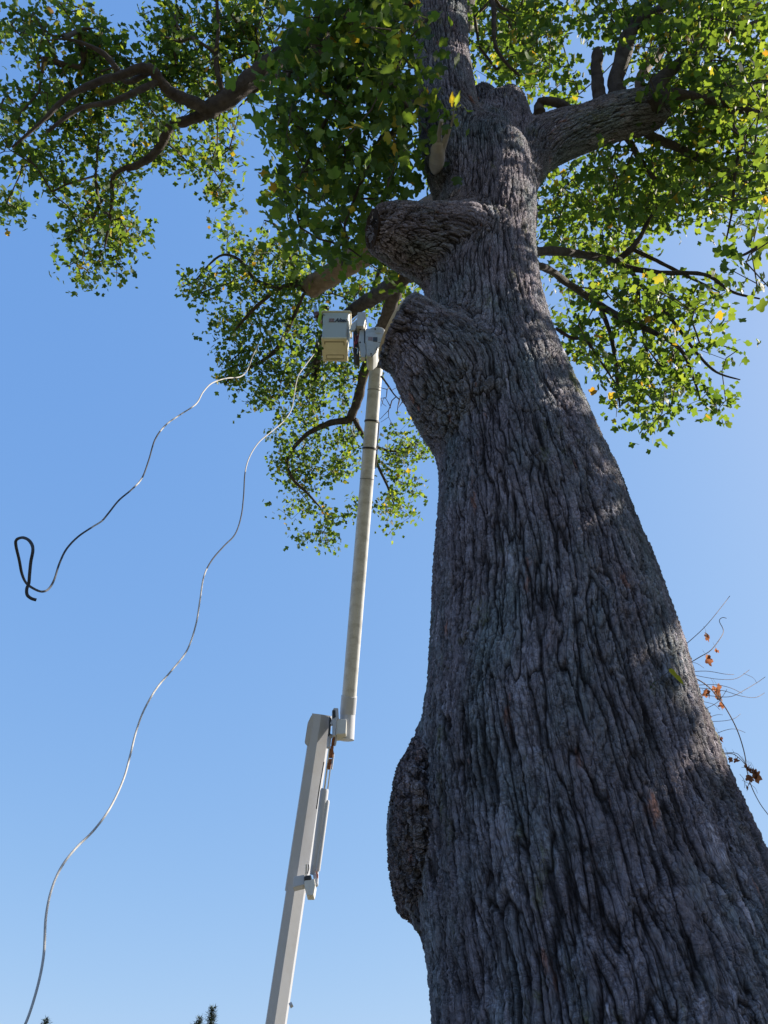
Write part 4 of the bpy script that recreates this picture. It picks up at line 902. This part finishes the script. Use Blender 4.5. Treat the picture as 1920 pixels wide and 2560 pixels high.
# ---------------------------------------------------------------- worker in the bucket
def skin_person():
    root = empty('person', (cxm, cym, zb + .03))
    tag(root, 'worker in lime shirt and lime hard hat leaning over the bucket rim', 'person')
    z0 = zb + .04; cx, cy = cxm - .10, cym - .02
    head = PY(*Z5(405, 232), YB + .15)
    pelvis = Vector((cx, cy, z0 + .92)); chest = pelvis + (head - pelvis) * .62; neck = pelvis + (head - pelvis) * .82
    lat = Vector((.35, -.75, .1)).normalized()
    shL = neck + Vector((-.10, -.12, -.10)); shR = neck + Vector((.12, .14, -.06))
    hand = PY(*Z5(372, 395), YB + .05); elb = PY(*Z5(335, 490), YB + .12)
    handR = PY(*Z5(300, 300), YB + .35); elbR = (shR + handR) / 2 + Vector((0, .1, -.1))
    def skin(name, verts, edges, radii, mat, rootv=0, lev=2):
        me = bpy.data.meshes.new(name); me.from_pydata([tuple(v) for v in verts], edges, [])
        o = bpy.data.objects.new(name, me); COL.objects.link(o); mod = o.modifiers.new('k', 'SKIN'); o.modifiers.new('s', 'SUBSURF').levels = lev
        for i, r in enumerate(radii): me.skin_vertices[0].data[i].radius = (r, r)
        me.skin_vertices[0].data[rootv].use_root = True
        dg = bpy.context.evaluated_depsgraph_get(); dg.update(); m2 = bpy.data.meshes.new_from_object(o.evaluated_get(dg)); bpy.data.objects.remove(o)
        return child(name, m2, root, M[mat], True)
    V = [pelvis, (pelvis + chest) / 2, chest, neck, neck * .5 + head * .5, head + Vector((0, 0, .0)), shL, elb, hand, shR, elbR, handR,
         pelvis + Vector((-.09, 0, -.06)), Vector((cx - .11, cy - .04, z0 + .48)), Vector((cx - .12, cy, z0 + .08)), Vector((cx - .12, cy - .14, z0 + .04)),
         pelvis + Vector((.09, 0, -.06)), Vector((cx + .13, cy - .04, z0 + .48)), Vector((cx + .15, cy, z0 + .08)), Vector((cx + .15, cy - .14, z0 + .04))]
    E = [(0, 1), (1, 2), (2, 3), (3, 4), (4, 5), (2, 6), (6, 7), (7, 8), (2, 9), (9, 10), (10, 11), (0, 12), (12, 13), (13, 14), (14, 15), (0, 16), (16, 17), (17, 18), (18, 19)]
    skin('body', V, E, [.15, .14, .15, .07, .055, .095, .06, .042, .028, .06, .042, .028, .085, .065, .045, .035, .085, .065, .045, .035], 'skin')
    skin('shirt', [pelvis + Vector((0, 0, .02)), V[1], chest, neck - (neck - chest) * .35, shL, (shL + elb) / 2, elb, elb * .55 + hand * .45, shR, (shR + elbR) / 2, elbR],
         [(0, 1), (1, 2), (2, 3), (2, 4), (4, 5), (5, 6), (6, 7), (2, 8), (8, 9), (9, 10)], [.165, .16, .175, .09, .085, .075, .085, .05, .08, .07, .055], 'lime')
    skin('trousers', [V[0], V[12], V[13], V[14], V[16], V[17], V[18]], [(0, 1), (1, 2), (2, 3), (0, 4), (4, 5), (5, 6)], [.17, .105, .085, .065, .105, .085, .065], 'trousers')
    # helmet: half shell with brim and ear muffs, tipped with the head
    ax = (head - neck).normalized(); bm = bmesh.new(); q = ax.to_track_quat('Z', 'Y').to_matrix().to_4x4()
    bmesh.ops.create_uvsphere(bm, u_segments=24, v_segments=16, radius=1)
    bmesh.ops.delete(bm, geom=[v for v in bm.verts if v.co.z < -.12], context='VERTS')
    for v in bm.verts:
        x, y, z = v.co; k = 1.0 + (.16 if z < -.02 else 0); v.co = Vector((x * .135 * k, y * .155 * k, z * .13 + .02))
    bmesh.ops.solidify(bm, geom=bm.faces[:], thickness=.006)
    bm.transform(Matrix.Translation(head) @ q); child('helmet', bm, root, M['helmet'], True)
    for s in (-1, 1):
        bm = bmesh.new(); bmesh.ops.create_uvsphere(bm, u_segments=12, v_segments=8, radius=1)
        bm.transform(Matrix.Translation(head) @ q @ Matrix.Translation((s * .105, 0, -.02)) @ Matrix.Diagonal((.03, .045, .055, 1))); child('ear_muff', bm, root, M['black'], True)
    # face
    fdir = Vector((-.55, -.8, -.1)); fdir = (fdir - ax * fdir.dot(ax)).normalized(); fs_ = ax.cross(fdir)
    bm = bmesh.new()
    for (o, r) in ((fdir * .115 - ax * .015, .018), (fdir * .108 - ax * .045, .02), (fdir * .10 + fs_ * .035 + ax * .01, .011), (fdir * .10 - fs_ * .035 + ax * .01, .011)):
        g = bmesh.ops.create_uvsphere(bm, u_segments=8, v_segments=6, radius=r); bmesh.ops.translate(bm, verts=g['verts'], vec=head + o)
    child('face', bm, root, M['skin'], True)
    # gloved hands, five fingers closed
    for (h, e) in ((hand, elb), (handR, elbR)):
        f = (h - e).normalized(); s = f.cross(Vector((0, 1, 0))).normalized(); n_ = f.cross(s)
        vs = [h, h + f * .05]; ed = [(0, 1)]; ra = [.032, .036]
        for k in range(4):
            b0 = h + f * (.09 + (.008, .015, .012, 0)[k]) + s * (-.033 + .022 * k); i = len(vs)
            vs += [b0, b0 + f * .03 + n_ * .02, b0 + f * .02 + n_ * .05]; ed += [(1, i), (i, i + 1), (i + 1, i + 2)]; ra += [.011, .010, .009]
        i = len(vs); t0 = h + f * .04 - s * .045; vs += [t0, t0 + f * .03 - s * .01 + n_ * .03]; ed += [(1, i), (i, i + 1)]; ra += [.012, .010]
        skin('glove', vs, ed, ra, 'glove', 0, 1)
    return hand, handR, elb
hand, handR, elbw = skin_person()
# chainsaw held outside the rim
saw = empty('chainsaw', hand); tag(saw, 'dark red chainsaw held outside the left rim of the bucket', 'chainsaw')
bm = bmesh.new(); sc_ = PY(*Z5(285, 330), YB + .1); box_bm(bm, sc_, Vector((.04, 0, -.08)), Vector((0, .08, 0)), Vector((.05, 0, .03)), .02); child('engine_body', bm, saw, M['saw'])
bm = bmesh.new(); a = PY(*Z5(350, 330), YB + .05); b_ = PY(*Z5(392, 440), YB + .05); tube_bm(bm, spline([(sc_, .015), (a, .018), (hand, .02), (b_, .018), (sc_ + Vector((0, 0, -.1)), .015)], 5), 8); child('handle', bm, saw, M['black'], True)
bm = bmesh.new(); c2 = PY(*Z5(265, 250), YB + .1); box_bm(bm, (sc_ + c2) / 2 + (c2 - sc_) * .9, (c2 - sc_) * .9, Vector((0, .006, 0)), Vector((.045, 0, .02)), .004); child('guide_bar', bm, saw, M['chrome'])

# ---------------------------------------------------------------- ropes
def rope(pts, label, dark):
    """dark: ranges of point numbers painted dark as shade, gaps left as sunlit rope"""
    s = spline([(PD(x, y, d), r * .58) for x, y, d, r in pts], 10)
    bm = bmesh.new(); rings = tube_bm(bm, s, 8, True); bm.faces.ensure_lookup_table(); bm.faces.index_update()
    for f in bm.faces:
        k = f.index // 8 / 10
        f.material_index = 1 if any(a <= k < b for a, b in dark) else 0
    o = child('rope', bm, None, M['rope'], True); o.data.materials.append(M['rope_shaded']); tag(o, label, 'rope', 'climbing ropes swinging in the air'); return o
rA = [(645, 862, 13, .016), (632, 890, 12.6, .016), (618, 925, 12.2, .016), (600, 942, 11.8, .016), (565, 946, 11.2, .016), (530, 958, 10.6, .016), (508, 980, 10.1, .015), (490, 1010, 9.6, .015), (450, 1037, 9, .0145), (415, 1062, 8.6, .014), (388, 1098, 8.3, .014), (372, 1150, 8, .014), (355, 1195, 7.7, .0135),
      (330, 1223, 7.4, .013), (298, 1250, 7.1, .013), (272, 1282, 6.9, .013), (255, 1302, 6.7, .013), (230, 1318, 6.5, .0125), (195, 1342, 6.2, .0125), (166, 1373, 6, .0125), (148, 1410, 5.8, .0125), (136, 1448, 5.6, .0125), (122, 1472, 5.4, .0125), (105, 1479, 5.2, .0125), (85, 1472, 5, .0125), (66, 1458, 4.8, .0125), (55, 1435, 4.6, .013), (48, 1400, 4.45, .013), (40, 1365, 4.3, .013),
      (41, 1350, 4.25, .013), (55, 1344, 4.2, .013), (70, 1349, 4.1, .0135), (80, 1362, 4.05, .0135), (82, 1378, 4.0, .0135), (77, 1405, 4.0, .0135), (74, 1435, 4.0, .0135), (72, 1458, 4.0, .0135), (67, 1472, 4.0, .0135), (68, 1487, 4.0, .0135), (78, 1496, 4.0, .0135), (91, 1500, 4.0, .0135)]
rope(rA, 'rope with its end painted in shade and bent into an open loop, further left', [(9.5, 12), (12.8, 16), (17.1, 99)])
rB = [(785, 885, 15, .016), (770, 905, 14.6, .016), (748, 935, 14, .016), (740, 960, 13.6, .016), (735, 990, 13.2, .016), (728, 1025, 12.8, .016), (710, 1052, 12.3, .0155), (680, 1078, 11.8, .015), (648, 1105, 11.3, .015), (625, 1140, 10.8, .015), (613, 1180, 10.3, .015), (609, 1240, 9.8, .0145), (603, 1290, 9.3, .0145), (588, 1335, 8.9, .014), (560, 1365, 8.6, .014), (530, 1400, 8.3, .014), (510, 1440, 8, .014), (500, 1500, 7.6, .0135),
      (490, 1560, 7.3, .0135), (468, 1625, 7, .013), (430, 1675, 6.7, .013), (392, 1720, 6.4, .013), (360, 1775, 6.1, .0125), (340, 1830, 5.9, .0125), (325, 1890, 5.7, .0125), (308, 1950, 5.5, .012), (275, 2020, 5.3, .012), (235, 2075, 5.1, .012), (190, 2120, 4.9, .0115), (155, 2165, 4.8, .0115), (130, 2220, 4.7, .011), (115, 2290, 4.6, .011), (110, 2380, 4.5, .011), (98, 2450, 4.4, .011), (75, 2530, 4.3, .011), (50, 2590, 4.25, .011), (0, 2700, 4.2, .011), (-60, 2850, 4.2, .011)]
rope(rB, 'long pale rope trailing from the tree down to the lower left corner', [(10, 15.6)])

# ---------------------------------------------------------------- leaves off the tree
one_leaf(PD(1322, 150, 6.2), .10, (.2, -.1, 1), (.6, -.8, .1), .86, 'green leaf drifting in the air above the broken stem, the higher one', group=None)
one_leaf(PD(1318, 186, 6.3), .07, (.7, .1, .4), (.1, -.9, .4), .95, 'yellow leaf drifting in the air above the broken stem, the lower one')
h, nn = hit(1655, 1704, .05)
if h: 
    l1 = one_leaf(h + Vector((.0, -.02, .02)), .095, (.55, -.05, -.9), (.75, -.5, .5), .89, 'yellow green leaf caught on the shaded bark by its stalk')
    l2 = one_leaf(PY(1628, 1706, h.y - .01), .07, (-.7, -.05, -.8), (-.6, -.6, .5), .3, 'small dark green leaf caught on the bark beside the yellow one')
    bm = bmesh.new(); tube_bm(bm, spline([(PY(1628, 1706, h.y - .02), .0016), (PY(1645, 1700, h.y - .03), .0016), (h + Vector((0, -.02, .02)), .0018)], 5), 5); child('stalk', bm, l1, M['twig'], True)

# ---------------------------------------------------------------- distant spruces
def spruce(x, tipy, d, label, seed):
    rd = random.Random(seed); tip = PD(x, tipy, d); H = tip.z
    root = empty('spruce_tree', (tip.x, tip.y, 0)); tag(root, label, 'spruce', 'distant spruce trees')
    bm = bmesh.new(); tube_bm(bm, [(Vector((tip.x, tip.y, -.3)), .3), (Vector((tip.x, tip.y, H * .6)), .13), (Vector((tip.x, tip.y, H)), .02)], 8); child('trunk', bm, root, M['twig'], True)
    V = []; F = []; T = []
    def quad(p, u, v): 
        i = len(V); V.extend([tuple(p - u), tuple(p + v * .6 - u * .3), tuple(p + v * 1.2), tuple(p + v * .6 + u * .6), ]); F.extend([i, i + 1, i + 2, i + 3]); T.append(4)
    z = H
    while z > H * .12:
        f = (H - z) / H; rad = .16 + f * H * .42
        for k in range(int(5 + f * 8)):
            a = rd.random() * 6.283; ln = rad * rd.uniform(.7, 1.12); dr = Vector((math.cos(a), math.sin(a), 0))
            for s in range(int(ln / .07) + 3):
                t = s / (ln / .07 + 3); c = Vector((tip.x, tip.y, z)) + dr * ln * t + Vector((0, 0, -.25 * ln * t + .28 * ln * t * t))
                for _ in range(3):
                    u = Vector((rd.gauss(0, 1), rd.gauss(0, 1), rd.gauss(0, .5))).normalized()
                    quad(c + u * .03, u.cross(Vector((0, 0, 1))) * .05, (u * .17 + Vector((0, 0, .03))) * rd.uniform(.7, 1.3))
        z -= .11 + f * .2
    child('crown', mesh_np('crown', V, F, T), root, M['needles'])
spruce(532, 2522, 42, 'blue green spruce tip rising at the bottom edge, the larger one', 3)
spruce(498, 2549, 43, 'short spruce tip just left of the larger spruce tip', 4)
spruce(115, 2552, 46, 'spruce tip barely showing in the lower left corner', 5)
